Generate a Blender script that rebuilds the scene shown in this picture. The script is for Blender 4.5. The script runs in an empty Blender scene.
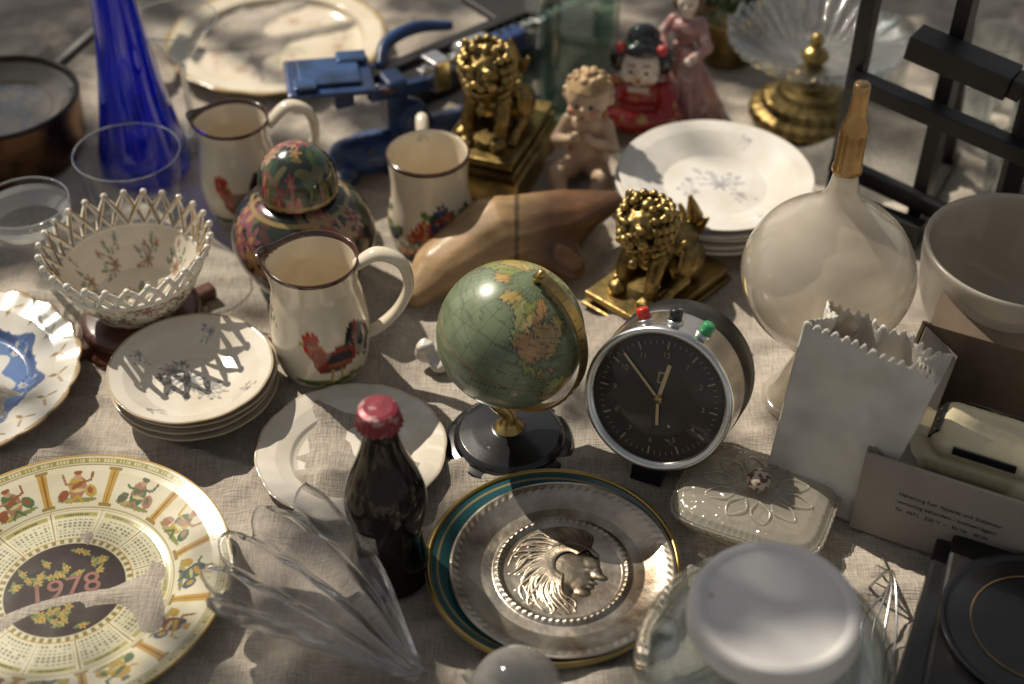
import bpy, bmesh, math, random
import numpy as np
from mathutils import Vector, Matrix, noise
random.seed(7); rng=np.random.RandomState(5)
pi=math.pi
S=bpy.context.scene
# ---------------------------------------------------------------- world, sun, camera
SUN_AZ=Vector((-.70,.71,0)).normalized(); SUN_EL=math.radians(48)
w=bpy.data.worlds.new("World"); S.world=w; w.use_nodes=True
nt=w.node_tree; bg=nt.nodes['Background']; sky=nt.nodes.new('ShaderNodeTexSky'); sky.sky_type='NISHITA'; sky.sun_disc=False
sky.sun_elevation=SUN_EL; sky.sun_rotation=math.atan2(SUN_AZ.x,SUN_AZ.y)
hs=nt.nodes.new('ShaderNodeHueSaturation'); hs.inputs['Saturation'].default_value=.35
tn=nt.nodes.new('ShaderNodeMix'); tn.data_type='RGBA'; tn.blend_type='MULTIPLY'; tn.inputs[0].default_value=1; tn.inputs[7].default_value=(1,.94,.85,1)
nt.links.new(sky.outputs[0],hs.inputs['Color']); nt.links.new(hs.outputs[0],tn.inputs[6]); nt.links.new(tn.outputs[2],bg.inputs[0]); bg.inputs[1].default_value=0.078
sl=bpy.data.lights.new("sun",'SUN'); sl.energy=5.0; sl.angle=math.radians(.5); sl.color=(1,.91,.77)
so=bpy.data.objects.new("sun",sl); S.collection.objects.link(so)
sd=Vector((SUN_AZ.x*math.cos(SUN_EL),SUN_AZ.y*math.cos(SUN_EL),math.sin(SUN_EL)))
so.rotation_euler=sd.to_track_quat('Z','Y').to_euler(); so.location=sd*8
cam=bpy.data.cameras.new("camera"); co=bpy.data.objects.new("camera",cam); S.collection.objects.link(co)
co.location=(0,-.9434,.8201); co.rotation_euler=(math.radians(49),0,0); cam.lens=50; cam.sensor_width=36
cam.clip_start=.02; cam.clip_end=500; S.camera=co
cam.dof.use_dof=True; cam.dof.focus_distance=1.10; cam.dof.aperture_fstop=3.2
S.view_settings.view_transform='Standard'; S.view_settings.look='None'; S.view_settings.exposure=0
# ---------------------------------------------------------------- materials
def nodes(name):
    m=bpy.data.materials.new(name); m.use_nodes=True; return m,m.node_tree,m.node_tree.nodes['Principled BSDF']
def M(name,col,rough=.5,metal=0,var=.2,vs=25,bump=0,bs=200,attr=False,coat=0,trans=0,sss=0,col2=None,point=False,rvar=.1,spots=None,aniso=0):
    m,t,b=nodes(name); N=t.nodes; L=t.links
    tc=N.new('ShaderNodeTexCoord'); nz=N.new('ShaderNodeTexNoise'); nz.inputs['Scale'].default_value=vs; nz.inputs['Detail'].default_value=6
    L.new(tc.outputs['Object'],nz.inputs['Vector'])
    if attr:
        a=N.new('ShaderNodeAttribute'); a.attribute_name='Col'; base=a.outputs['Color']
    else:
        r=N.new('ShaderNodeRGB'); r.outputs[0].default_value=(*col,1); base=r.outputs[0]
    if col2 is None: col2=tuple(c*(1-var*1.6) for c in col)
    mr=N.new('ShaderNodeMapRange'); mr.inputs[1].default_value=.42; mr.inputs[2].default_value=.68; L.new(nz.outputs[0],mr.inputs[0])
    mx=N.new('ShaderNodeMix'); mx.data_type='RGBA'; L.new(base,mx.inputs[6])
    if attr:
        mx.blend_type='MULTIPLY'; k=1-var; mx.inputs[7].default_value=(k,k*.97,k*.9,1); 
    else: mx.inputs[7].default_value=(*col2,1)
    L.new(mr.outputs[0],mx.inputs[0]); out=mx.outputs[2]
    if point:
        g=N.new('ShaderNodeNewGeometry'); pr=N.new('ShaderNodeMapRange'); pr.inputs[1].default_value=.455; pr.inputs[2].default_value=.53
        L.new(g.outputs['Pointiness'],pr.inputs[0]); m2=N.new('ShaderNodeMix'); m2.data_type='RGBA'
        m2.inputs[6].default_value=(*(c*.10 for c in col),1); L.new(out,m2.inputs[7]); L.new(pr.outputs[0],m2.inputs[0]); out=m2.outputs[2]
    if spots:
        v=N.new('ShaderNodeTexNoise'); v.inputs['Scale'].default_value=spots[0]; L.new(tc.outputs['Object'],v.inputs['Vector'])
        s2=N.new('ShaderNodeMapRange'); s2.inputs[1].default_value=spots[1]; s2.inputs[2].default_value=spots[1]+.04; L.new(v.outputs[0],s2.inputs[0])
        m3=N.new('ShaderNodeMix'); m3.data_type='RGBA'; L.new(out,m3.inputs[6]); m3.inputs[7].default_value=(*spots[2],1); L.new(s2.outputs[0],m3.inputs[0]); out=m3.outputs[2]
    L.new(out,b.inputs['Base Color'])
    rr=N.new('ShaderNodeMapRange'); rr.inputs[3].default_value=max(.02,rough-rvar*.5); rr.inputs[4].default_value=rough+rvar
    n2=N.new('ShaderNodeTexNoise'); n2.inputs['Scale'].default_value=vs*2.3; n2.inputs['Detail'].default_value=4; L.new(tc.outputs['Object'],n2.inputs['Vector'])
    L.new(n2.outputs[0],rr.inputs[0]); L.new(rr.outputs[0],b.inputs['Roughness'])
    b.inputs['Metallic'].default_value=metal; b.inputs['Coat Weight'].default_value=coat; b.inputs['Coat Roughness'].default_value=.06
    b.inputs['Transmission Weight'].default_value=trans
    if sss: b.inputs['Subsurface Weight'].default_value=sss; b.inputs['Subsurface Scale'].default_value=.01
    if bump:
        nb=N.new('ShaderNodeTexNoise'); nb.inputs['Scale'].default_value=bs; nb.inputs['Detail'].default_value=5; L.new(tc.outputs['Object'],nb.inputs['Vector'])
        bp=N.new('ShaderNodeBump'); bp.inputs['Strength'].default_value=bump; bp.inputs['Distance'].default_value=.002
        L.new(nb.outputs[0],bp.inputs['Height']); L.new(bp.outputs[0],b.inputs['Normal'])
    return m
def thin_glass(name,tint=(.95,.97,.97),refl=.9,milk=0,milkcol=(.8,.8,.78),rough=.02,base=.04,powr=4.0,bump=0,bs=40,glass=0):
    m=bpy.data.materials.new(name); m.use_nodes=True; t=m.node_tree; N=t.nodes; L=t.links
    for n in list(N):
        if n.type!='OUTPUT_MATERIAL': N.remove(n)
    o=[n for n in N if n.type=='OUTPUT_MATERIAL'][0]
    tr=N.new('ShaderNodeBsdfTransparent'); tr.inputs[0].default_value=(*tint,1)
    gl=N.new('ShaderNodeBsdfGlossy'); gl.inputs['Roughness'].default_value=rough
    lw=N.new('ShaderNodeLayerWeight'); lw.inputs[0].default_value=.5
    pw=N.new('ShaderNodeMath'); pw.operation='POWER'; pw.inputs[1].default_value=powr; L.new(lw.outputs['Facing'],pw.inputs[0])
    ma=N.new('ShaderNodeMath'); ma.operation='MULTIPLY_ADD'; ma.inputs[1].default_value=refl; ma.inputs[2].default_value=base; L.new(pw.outputs[0],ma.inputs[0])
    cur=tr.outputs[0]
    if glass:
        g=N.new('ShaderNodeBsdfGlass'); g.inputs['IOR'].default_value=1.45; g.inputs['Roughness'].default_value=rough; g.inputs[0].default_value=(*tint,1)
        mg=N.new('ShaderNodeMixShader'); mg.inputs[0].default_value=glass; L.new(cur,mg.inputs[1]); L.new(g.outputs[0],mg.inputs[2]); cur=mg.outputs[0]
    if milk:
        d=N.new('ShaderNodeBsdfDiffuse'); d.inputs[0].default_value=(*milkcol,1); tl=N.new('ShaderNodeBsdfTranslucent'); tl.inputs[0].default_value=(*milkcol,1)
        md=N.new('ShaderNodeMixShader'); md.inputs[0].default_value=.4; L.new(d.outputs[0],md.inputs[1]); L.new(tl.outputs[0],md.inputs[2])
        mm=N.new('ShaderNodeMixShader'); mm.inputs[0].default_value=milk; L.new(cur,mm.inputs[1]); L.new(md.outputs[0],mm.inputs[2]); cur=mm.outputs[0]
    ms=N.new('ShaderNodeMixShader'); L.new(ma.outputs[0],ms.inputs[0]); L.new(cur,ms.inputs[1]); L.new(gl.outputs[0],ms.inputs[2])
    if bump:
        tc=N.new('ShaderNodeTexCoord'); nb=N.new('ShaderNodeTexNoise'); nb.inputs['Scale'].default_value=bs; L.new(tc.outputs['Object'],nb.inputs['Vector'])
        bp=N.new('ShaderNodeBump'); bp.inputs['Strength'].default_value=bump; bp.inputs['Distance'].default_value=.003; L.new(nb.outputs[0],bp.inputs['Height'])
        L.new(bp.outputs[0],gl.inputs['Normal']); L.new(bp.outputs[0],lw.inputs['Normal'])
    L.new(ms.outputs[0],o.inputs[0]); return m
CREAM=(.75,.66,.51); WHITE=(.72,.70,.66)
m_painted=M("painted_glaze",CREAM,.14,attr=True,var=.14,vs=22,coat=.4,rvar=.08)
m_matpaint=M("painted_matt",CREAM,.45,attr=True,var=.2,vs=18)
m_cream=M("cream_glaze",CREAM,.14,var=.1,coat=.4,rvar=.06)
m_white=M("white_porcelain",(.70,.66,.58),.16,var=.08,coat=.4,rvar=.06)
m_brass=M("brass",(.50,.35,.13),.30,metal=1,var=.35,vs=30,bump=.2,bs=150)
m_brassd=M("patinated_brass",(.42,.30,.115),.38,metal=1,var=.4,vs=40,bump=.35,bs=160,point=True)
m_silver=M("tarnished_silver",(.50,.45,.38),.29,metal=1,col2=(.17,.125,.085),vs=26,bump=.2,bs=120,rvar=.22)
m_steel=M("brushed_steel",(.70,.69,.67),.22,metal=1,var=.12,vs=40)
m_black=M("black_lacquer",(.012,.012,.013),.22,var=.1,coat=.4)
m_blackm=M("black_painted_wood",(.010,.009,.008),.42,var=.3,bump=.2,bs=90)
m_wood=M("stained_wood",(.14,.05,.028),.3,var=.5,vs=30,coat=.3)
m_blueiron=M("blue_cast_iron",(.020,.050,.15),.30,var=.35,vs=35,bump=.3,bs=120,spots=(60,.66,(.09,.06,.04)))
m_red=M("red_plastic",(.50,.03,.02),.3,var=.1); m_green=M("green_plastic",(.03,.26,.10),.3,var=.1)
m_gold=M("gold_edge",(.45,.32,.12),.3,metal=1,var=.2); m_goldpaint=M("gilt_paint",(.34,.22,.09),.3,var=.3)
g_clear=thin_glass("clear_glass"); g_crystal=thin_glass("cut_crystal",(.93,.95,.95),glass=.6,base=.07,bump=.5,bs=60)
g_jar=thin_glass("jar_glass",(.92,.95,.95),bump=.12,bs=15,base=.05,powr=4,glass=.12)
g_aqua=thin_glass("aqua_glass",(.78,.88,.84),base=.07,bump=.25,bs=18,powr=3,milk=.05,milkcol=(.45,.55,.50))
g_blue=thin_glass("cobalt_glass",(.05,.16,.85),base=.07,powr=2.6,milk=.18,milkcol=(.01,.09,.85))
g_frost=thin_glass("frosted_glass",(.93,.89,.82),milk=.55,milkcol=(.74,.67,.56),rough=.14,base=.06,powr=2.6,bump=.05,bs=20)
g_milk=thin_glass("milky_pressed_glass",(.92,.92,.88),milk=.5,milkcol=(.62,.57,.48),rough=.08,base=.07,bump=.9,bs=130,powr=3)
# ---------------------------------------------------------------- mesh helpers
def root(name,loc=(0,0,0),rz=0,rot=None,sc=1):
    e=bpy.data.objects.new(name,None); e.empty_display_size=.02; S.collection.objects.link(e)
    e.location=loc; e.rotation_euler=rot if rot else (0,0,rz); e.scale=(sc,sc,sc); return e
def mk(name,vs,fs,mat,parent=None,cols=None,smooth=True,loc=(0,0,0),rot=(0,0,0)):
    me=bpy.data.meshes.new(name)
    if isinstance(fs,np.ndarray):
        V=np.asarray(vs,dtype=np.float32); n,mm=len(V),len(fs); q_=fs.shape[1]
        me.vertices.add(n); me.vertices.foreach_set('co',V.ravel()); me.loops.add(mm*q_); me.loops.foreach_set('vertex_index',fs.astype(np.int32).ravel())
        me.polygons.add(mm); me.polygons.foreach_set('loop_start',np.arange(mm,dtype=np.int32)*q_); me.update(calc_edges=True)
    else: me.from_pydata(vs.tolist() if hasattr(vs,'tolist') else vs,[],fs)
    if cols is not None:
        a=me.color_attributes.new('Col','FLOAT_COLOR','POINT'); c=np.ones((len(vs),4),dtype=np.float32); c[:,:3]=cols; a.data.foreach_set('color',c.ravel())
    me.materials.append(mat)
    me.polygons.foreach_set('use_smooth',np.full(len(me.polygons),bool(smooth)))
    me.update(); o=bpy.data.objects.new(name,me); S.collection.objects.link(o)
    if parent: o.parent=parent
    o.location=loc; o.rotation_euler=rot; return o
def catmull(P,n):
    P=np.array(P,float); Q=np.vstack([2*P[0]-P[1],P,2*P[-1]-P[-2]]); out=[]
    k=len(P)-1
    for i in range(n):
        t=i/(n-1)*k; j=min(int(t),k-1); u=t-j; a,b,c,d=Q[j:j+4]
        out.append(.5*((2*b)+(-a+c)*u+(2*a-5*b+4*c-d)*u*u+(-a+3*b-3*c+d)*u**3))
    return np.array(out)
def resamp(P,n):
    P=np.array(P,float); d=np.r_[0,np.cumsum(np.linalg.norm(np.diff(P,axis=0),axis=1))]
    t=np.linspace(0,d[-1],n); t=np.unique(np.r_[t,d]); return np.stack([np.interp(t,d,P[:,k]) for k in range(P.shape[1])],1)
def lathe(name,prof,parent,mat,seg=72,n=None,curve=0,paint=None,fun=None,loc=(0,0,0),rot=(0,0,0),arc=None):
    P=np.array(prof,float)
    if curve: P=catmull(P,curve); P[:,0]=np.maximum(P[:,0],0)
    if n: P=resamp(P,n)
    P[:,0]=np.maximum(P[:,0],1e-5); k=len(P)
    th=np.arange(seg)/seg*2*pi; R,T=np.meshgrid(P[:,0],th,indexing='ij'); Z=np.repeat(P[:,1:2],seg,1)
    if fun: R,Z=fun(R,T,Z)
    X=R*np.cos(T); Y=R*np.sin(T); V=np.stack([X,Y,Z],-1).reshape(-1,3)
    i=np.arange(k-1)[:,None]; j=np.arange(seg)[None,:]; j2=(j+1)%seg
    F=np.stack([i*seg+j,(i+1)*seg+j,(i+1)*seg+j2,i*seg+j2],-1).reshape(-1,4)
    cols=None
    if paint: cols=paint(X.ravel(),Y.ravel(),Z.ravel(),T.ravel(),R.ravel(),np.repeat(np.arange(k)/k,seg))
    return mk(name,V,F,mat,parent,cols,True,loc,rot)
def tube(name,pts,rad,parent,mat,seg=10,n=None,closed=False,flat=None):
    P=catmull(pts,n) if n else np.array(pts,float); k=len(P)
    r=np.interp(np.linspace(0,1,k),np.linspace(0,1,len(rad)),rad) if hasattr(rad,'__len__') else np.full(k,rad)
    T=np.gradient(P,axis=0); 
    if closed: T=np.roll(P,-1,0)-np.roll(P,1,0)
    T/=np.linalg.norm(T,axis=1)[:,None]+1e-12
    up=np.array([0,0,1.]) if abs(T[0][2])<.9 else np.array([1.,0,0]); nrm=np.cross(T[0],up); nrm/=np.linalg.norm(nrm); V=[]
    fx,fy=(flat if flat else (1,1)); A_=2*pi*np.arange(seg)/seg; ca=(np.cos(A_)*fx)[:,None]; sa=(np.sin(A_)*fy)[:,None]
    for i in range(k):
        nrm=nrm-T[i]*np.dot(nrm,T[i]); nrm/=np.linalg.norm(nrm); b=np.cross(T[i],nrm)
        V.append(P[i]+r[i]*(ca*nrm+sa*b))
    V=np.concatenate(V)
    F=[]; kk=k if closed else k-1
    for i in range(kk):
        for j in range(seg):
            i2=(i+1)%k; F.append((i*seg+j,i*seg+(j+1)%seg,i2*seg+(j+1)%seg,i2*seg+j))
    if not closed: F.append(tuple(range(seg))[::-1]); F.append(tuple((k-1)*seg+j for j in range(seg)))
    return mk(name,V,F,mat,parent)
def box(name,size,loc,parent,mat,rot=(0,0,0),bev=.002,seg=2,taper=1):
    bm=bmesh.new(); bmesh.ops.create_cube(bm,size=1)
    for v in bm.verts:
        v.co=Vector((v.co.x*size[0],v.co.y*size[1],v.co.z*size[2]))
        if v.co.z>0: v.co.x*=taper; v.co.y*=taper
    if bev: bmesh.ops.bevel(bm,geom=bm.edges[:],offset=bev,segments=seg,affect='EDGES',profile=.6)
    me=bpy.data.meshes.new(name); bm.to_mesh(me); bm.free(); me.materials.append(mat)
    o=bpy.data.objects.new(name,me); S.collection.objects.link(o); o.parent=parent; o.location=loc; o.rotation_euler=rot
    return o
def bar(name,a,b,wd,th,parent,mat,bev=.001):
    a=Vector(a); b=Vector(b); d=b-a; o=box(name,(wd,th,d.length),(a+b)/2,parent,mat,bev=bev); o.rotation_euler=d.to_track_quat('Z','Y').to_euler(); return o
def cap(a,b,r0,r1,k=8):
    return [tuple(a[i]+(b[i]-a[i])*t for i in range(3))+(r0+(r1-r0)*t,)*3 for t in np.linspace(0,1,k)]
_b=bmesh.new(); bmesh.ops.create_icosphere(_b,subdivisions=2,radius=1); IV=np.array([v.co[:] for v in _b.verts]); IF=np.array([[v.index for v in f.verts] for f in _b.faces]); _b.free()
def spheres(els,scale=1):
    Vs=[];Fs=[]
    for k,e in enumerate(els): Vs.append((IV*np.array(e[3:6])+np.array(e[:3]))*scale); Fs.append(IF+k*len(IV))
    return np.concatenate(Vs),np.concatenate(Fs)
def blob(name,els,voxel,parent,mat,scale=1,smooth=2,cf=None,disp=0,ds=1):
    V,F=spheres(els,scale); o=mk(name+"_t",V,F,mat)
    r=o.modifiers.new("r",'REMESH'); r.mode='VOXEL'; r.voxel_size=voxel
    if smooth: s=o.modifiers.new("s",'SMOOTH'); s.iterations=smooth; s.factor=.5
    dg=bpy.context.evaluated_depsgraph_get(); m2=bpy.data.meshes.new_from_object(o.evaluated_get(dg)); m2.name=name
    bpy.data.objects.remove(o); m2.materials.clear(); m2.materials.append(mat)
    if disp:
        for v in m2.vertices: v.co+=v.normal*disp*noise.noise(v.co*ds)
    if cf:
        a=m2.color_attributes.new('Col','FLOAT_COLOR','POINT'); cc=[]
        for v in m2.vertices: cc.extend(cf(v.co/scale)); cc.append(1)
        a.data.foreach_set('color',cc)
    m2.polygons.foreach_set('use_smooth',np.full(len(m2.polygons),True))
    o=bpy.data.objects.new(name,m2); S.collection.objects.link(o); o.parent=parent; return o
def ball(name,loc,r,parent,mat,sc=(1,1,1)):
    return lathe(name,[(r*math.sin(a)*1,r*math.cos(a)*sc[2]) for a in np.linspace(0,pi,20)],parent,mat,seg=28,loc=loc)
class Cv:
    def __init__(s,U,V,base): s.U=U; s.V=V; s.C=np.tile(np.array(base,float),(len(U),1))
    def put(s,mk_,col,a=1): s.C[mk_]=s.C[mk_]*(1-a)+np.array(col)*a
    def near(s,cx,cy,R): return np.flatnonzero((np.abs(s.U-cx)<R)&(np.abs(s.V-cy)<R))
    def ell(s,cx,cy,rx,ry,ang,col,a=1):
        I=s.near(cx,cy,max(rx,ry)); c,n=math.cos(ang),math.sin(ang); dx=s.U[I]-cx; dy=s.V[I]-cy; s.put(I[((dx*c+dy*n)/rx)**2+((-dx*n+dy*c)/ry)**2<1],col,a)
    def poly(s,P,col,a=1):
        xs_=[p[0] for p in P]; ys_=[p[1] for p in P]
        I=np.flatnonzero((s.U>min(xs_))&(s.U<max(xs_))&(s.V>min(ys_))&(s.V<max(ys_))); u,v=s.U[I],s.V[I]
        ins=np.zeros(len(I),bool); n=len(P)
        for i in range(n):
            x1,y1=P[i]; x2,y2=P[(i+1)%n]
            if y1==y2: continue
            c=((y1>v)!=(y2>v))&(u<(x2-x1)*(v-y1)/(y2-y1)+x1); ins^=c
        s.put(I[ins],col,a)
    def line(s,P,wd,col,a=1):
        for (x1,y1),(x2,y2) in zip(P[:-1],P[1:]):
            I=s.near((x1+x2)/2,(y1+y2)/2,max(abs(x2-x1),abs(y2-y1))/2+wd)
            dx,dy=x2-x1,y2-y1; L=dx*dx+dy*dy+1e-12; t=np.clip(((s.U[I]-x1)*dx+(s.V[I]-y1)*dy)/L,0,1)
            s.put(I[(s.U[I]-x1-t*dx)**2+(s.V[I]-y1-t*dy)**2<wd*wd/4],col,a)
    def flower(s,cx,cy,R,c1,c2,n=5,ph=0,a=1):
        I=s.near(cx,cy,R); dx=s.U[I]-cx; dy=s.V[I]-cy; r=np.hypot(dx,dy); t=np.arctan2(dy,dx); e=R*(.72+.28*np.cos(n*(t+ph)))
        s.put(I[r<e],c1,a); s.put(I[(r<e*.72)&(np.cos(n*(t+ph))>.1)],[x*.75 for x in c1],a*.7); s.put(I[r<R*.28],c2,a)
    def sprig(s,cx,cy,R,ang,col,leaf,a=.9,k=5):
        rs=random.Random(int(abs(cx*1e5)+abs(cy*3e5)+ang*100))
        s.flower(cx,cy,R*.35,col,[x*.6 for x in col],6,ang,a)
        for i in range(k):
            t=ang+(i-(k-1)/2)*.62+rs.uniform(-.25,.25); l=R*rs.uniform(.55,1); ex,ey=cx+math.cos(t)*l,cy+math.sin(t)*l; mx_,my_=cx+math.cos(t+.25)*l*.55,cy+math.sin(t+.25)*l*.55
            s.line([(cx,cy),(mx_,my_),(ex,ey)],R*.03,leaf,a)
            if rs.random()<.45: s.flower(ex,ey,R*rs.uniform(.12,.2),col,[x*.6 for x in col],5,t,a)
            else: s.ell(ex,ey,R*.20,R*.085,t,leaf,a)
            s.ell(mx_,my_,R*.13,R*.055,t+.6,leaf,a); s.ell(cx+math.cos(t-.2)*l*.75,cy+math.sin(t-.2)*l*.75,R*.10,R*.05,t-.6,leaf,a)
def cylUV(X,Y,T,rm,cen=-pi/2):
    d=(T-cen+pi)%(2*pi)-pi; return d*rm
# ---------------------------------------------------------------- setting
m,t,b=nodes("linen"); N=t.nodes; L=t.links
tc=N.new('ShaderNodeTexCoord'); n1=N.new('ShaderNodeTexNoise'); n1.inputs['Scale'].default_value=6; n1.inputs['Detail'].default_value=8
L.new(tc.outputs['Object'],n1.inputs['Vector']); cr=N.new('ShaderNodeValToRGB'); cr.color_ramp.elements[0].position=.35; cr.color_ramp.elements[0].color=(.34,.29,.235,1); cr.color_ramp.elements[1].position=.65; cr.color_ramp.elements[1].color=(.50,.44,.365,1)
L.new(n1.outputs[0],cr.inputs[0])
def wv(d,sc,st=12):
    mp=N.new('ShaderNodeMapping'); mp.inputs['Scale'].default_value=(st,1,1) if d else (1,st,1); L.new(tc.outputs['Object'],mp.inputs[0])
    q=N.new('ShaderNodeTexNoise'); q.inputs['Scale'].default_value=sc; q.inputs['Detail'].default_value=3; L.new(mp.outputs[0],q.inputs['Vector']); return q
a1=wv(0,75); a2=wv(1,75); ad=N.new('ShaderNodeMath'); ad.operation='ADD'; L.new(a1.outputs[0],ad.inputs[0]); L.new(a2.outputs[0],ad.inputs[1])
sc_=N.new('ShaderNodeMapRange'); sc_.inputs[1].default_value=.7; sc_.inputs[2].default_value=1.3; sc_.inputs[3].default_value=.62; sc_.inputs[4].default_value=1.18; L.new(ad.outputs[0],sc_.inputs[0])
mu=N.new('ShaderNodeVectorMath'); mu.operation='SCALE'; L.new(cr.outputs[0],mu.inputs[0]); L.new(sc_.outputs[0],mu.inputs['Scale']); L.new(mu.outputs[0],b.inputs['Base Color'])
bp=N.new('ShaderNodeBump'); bp.inputs['Strength'].default_value=.8; bp.inputs['Distance'].default_value=.0012; L.new(ad.outputs[0],bp.inputs['Height']); L.new(bp.outputs[0],b.inputs['Normal'])
b.inputs['Roughness'].default_value=.9; b.inputs['Sheen Weight'].default_value=.15
m_cloth=m
nx,ny=360,330; xs=np.linspace(-1.05,1.05,nx); ys=np.linspace(-.85,1.15,ny); V=[]
for y in ys:
    for x in xs:
        p=Vector((x,y,0)); wz=noise.noise(p*2.2+Vector((3,1,0)))
        q=p+Vector((noise.noise(p*4),noise.noise(p*4+Vector((9,0,0))),0))*.06
        r1=1-abs(noise.noise(q*7)); r2=1-abs(noise.noise(Vector((q.x*5,q.y*13,2)))); r3=1-abs(noise.noise(q*19+Vector((4,4,4))))
        z=-.0035+.0018*wz+.0085*max(0,r1-.80)/.2+.006*max(0,r2-.85)/.15+.0028*max(0,r3-.8)/.2
        ex=max(0,abs(x)-.98,-.78-y,y-1.08)
        if ex>0: z-=ex*10
        V.append((x if abs(x)<.98 else math.copysign(.98+(abs(x)-.98)*.2,x),min(max(y,-.80+.2*min(0,y+.78)),1.1),z))
jj,ii=np.meshgrid(np.arange(ny-1),np.arange(nx-1),indexing='ij')
F=np.stack([jj*nx+ii,jj*nx+ii+1,(jj+1)*nx+ii+1,(jj+1)*nx+ii],-1).reshape(-1,4)
mk("tablecloth",np.array(V),F,m_cloth)
tb=root("table",(0,.15,-.02)); m_pl=M("table_wood",(.22,.14,.08),.6,var=.4)
box("tabletop",(1.94,1.84,.02),(0,0,-.005),tb,m_pl)
for i,(x,y) in enumerate([(-.9,-.85),(.9,-.85),(-.9,.85),(.9,.85)]): box("leg_%d"%i,(.05,.05,.71),(x,y,-.372),tb,m_pl)
gd=M("paving",(.16,.15,.14),.85,var=.3,vs=3,bump=.4,bs=30)
mk("ground",[(-60,-60,-.75),(60,-60,-.75),(60,60,-.75),(-60,60,-.75)],[(0,1,2,3)],gd)
# ---------------------------------------------------------------- unseen tree, added overhead to dapple the sunlight
e=root("added_dapple_tree",(0,0,0))
m_bark=M("bark",(.10,.075,.05),.9,var=.4,bump=.8,bs=20); m_leaf=M("leaf",(.07,.11,.035),.5,var=.4,vs=3)
TX=Vector((-3.6,3.9,-.75))
tube("trunk",[TX,TX+Vector((.05,0,1.2)),TX+Vector((.1,-.1,2.6)),TX+Vector((.4,-.4,3.6))],[.20,.16,.13,.08],e,m_bark,seg=14,n=30)
for k,(dx,dy,dz) in enumerate([(1.7,-1.8,3.7),(2.8,-2.2,3.9),(1.5,-3.2,3.8),(.4,-2.2,3.9)]):
    a=TX+Vector((.12,-.12,2.5)); b_=TX+Vector((dx,dy,dz)); tube("limb_%d"%k,[a,(a+b_)/2+Vector((0,0,.25)),b_],[.06,.03,.008],e,m_bark,seg=8,n=16)
LIT=[(-.27,.50,.13,1),(-.20,.14,.085,1),(-.02,.10,.09,1),(.075,.18,.07,1),(.15,.17,.09,1),(.19,.29,.07,1),(.23,.16,.09,1),(-.12,.02,.07,1),(-.105,-.09,.055,1),(-.08,-.01,.055,1),(-.27,-.04,.07,1),
 (.19,0,.07,1),(.09,-.20,.08,1),(.12,-.27,.05,1),(.34,-.16,.07,1),(.32,-.28,.035,1),(.01,-.36,.04,1),(-.32,-.25,.11,.97),(-.22,-.14,.065,1),(.34,.38,.10,1),(.52,.30,.12,1),(-.38,.40,.06,.95),(-.27,.17,.07,1),(.05,.05,.06,1),(-.45,.0,.07,.95),(.05,.55,.08,.95),(.30,.05,.06,.95),(-.02,-.14,.05,1),(-.40,-.35,.07,.95),(-.03,.27,.07,1),(.175,-.22,.06,1),(-.10,.34,.06,.9),(-.17,-.30,.04,.95),(.06,.36,.07,1),(.11,.02,.06,1),(.44,.18,.07,1)]
nl=26000; tx=rng.uniform(-1.5,1.5,nl); ty=rng.uniform(-1.5,1.5,nl); hz=rng.uniform(2.5,3.3,nl)
lit=np.zeros(nl)
for x,y,r,a in LIT: lit=np.maximum(lit,a*np.clip((1.25-np.hypot(tx-x,ty-y)/(r+.028))/.30,0,1))  # leaf gaps opened wherever the table is meant to be sunlit
inner=(np.abs(tx)<.75)&(ty<.75)&(ty>-.5)
bgd=np.array([noise.noise(Vector((a*4,b_*4,1))) for a,b_ in zip(tx,ty)])
pk_=np.where(inner,(1-lit)*.95+.012,np.where(bgd>-.05,.5,.0)); keep=(rng.rand(nl)<pk_)&((inner)|(rng.rand(nl)<.5))
tx,ty,hz=tx[keep],ty[keep],hz[keep]; n_=len(tx)
C=np.stack([tx+sd.x/sd.z*hz,ty+sd.y/sd.z*hz,hz],1); A=rng.normal(size=(n_,3)); A/=np.linalg.norm(A,axis=1)[:,None]; B_=np.cross(A,rng.normal(size=(n_,3))); B_/=np.linalg.norm(B_,axis=1)[:,None]
s_=rng.uniform(.026,.046,n_)[:,None]
Vl=np.stack([C+A*s_,C+B_*s_*.55,C-A*s_,C-B_*s_*.55],1).reshape(-1,3)
mk("foliage",Vl,np.arange(n_*4).reshape(-1,4),m_leaf,e,smooth=False)  # added leaf screen out of view, blocks sun and sky
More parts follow.
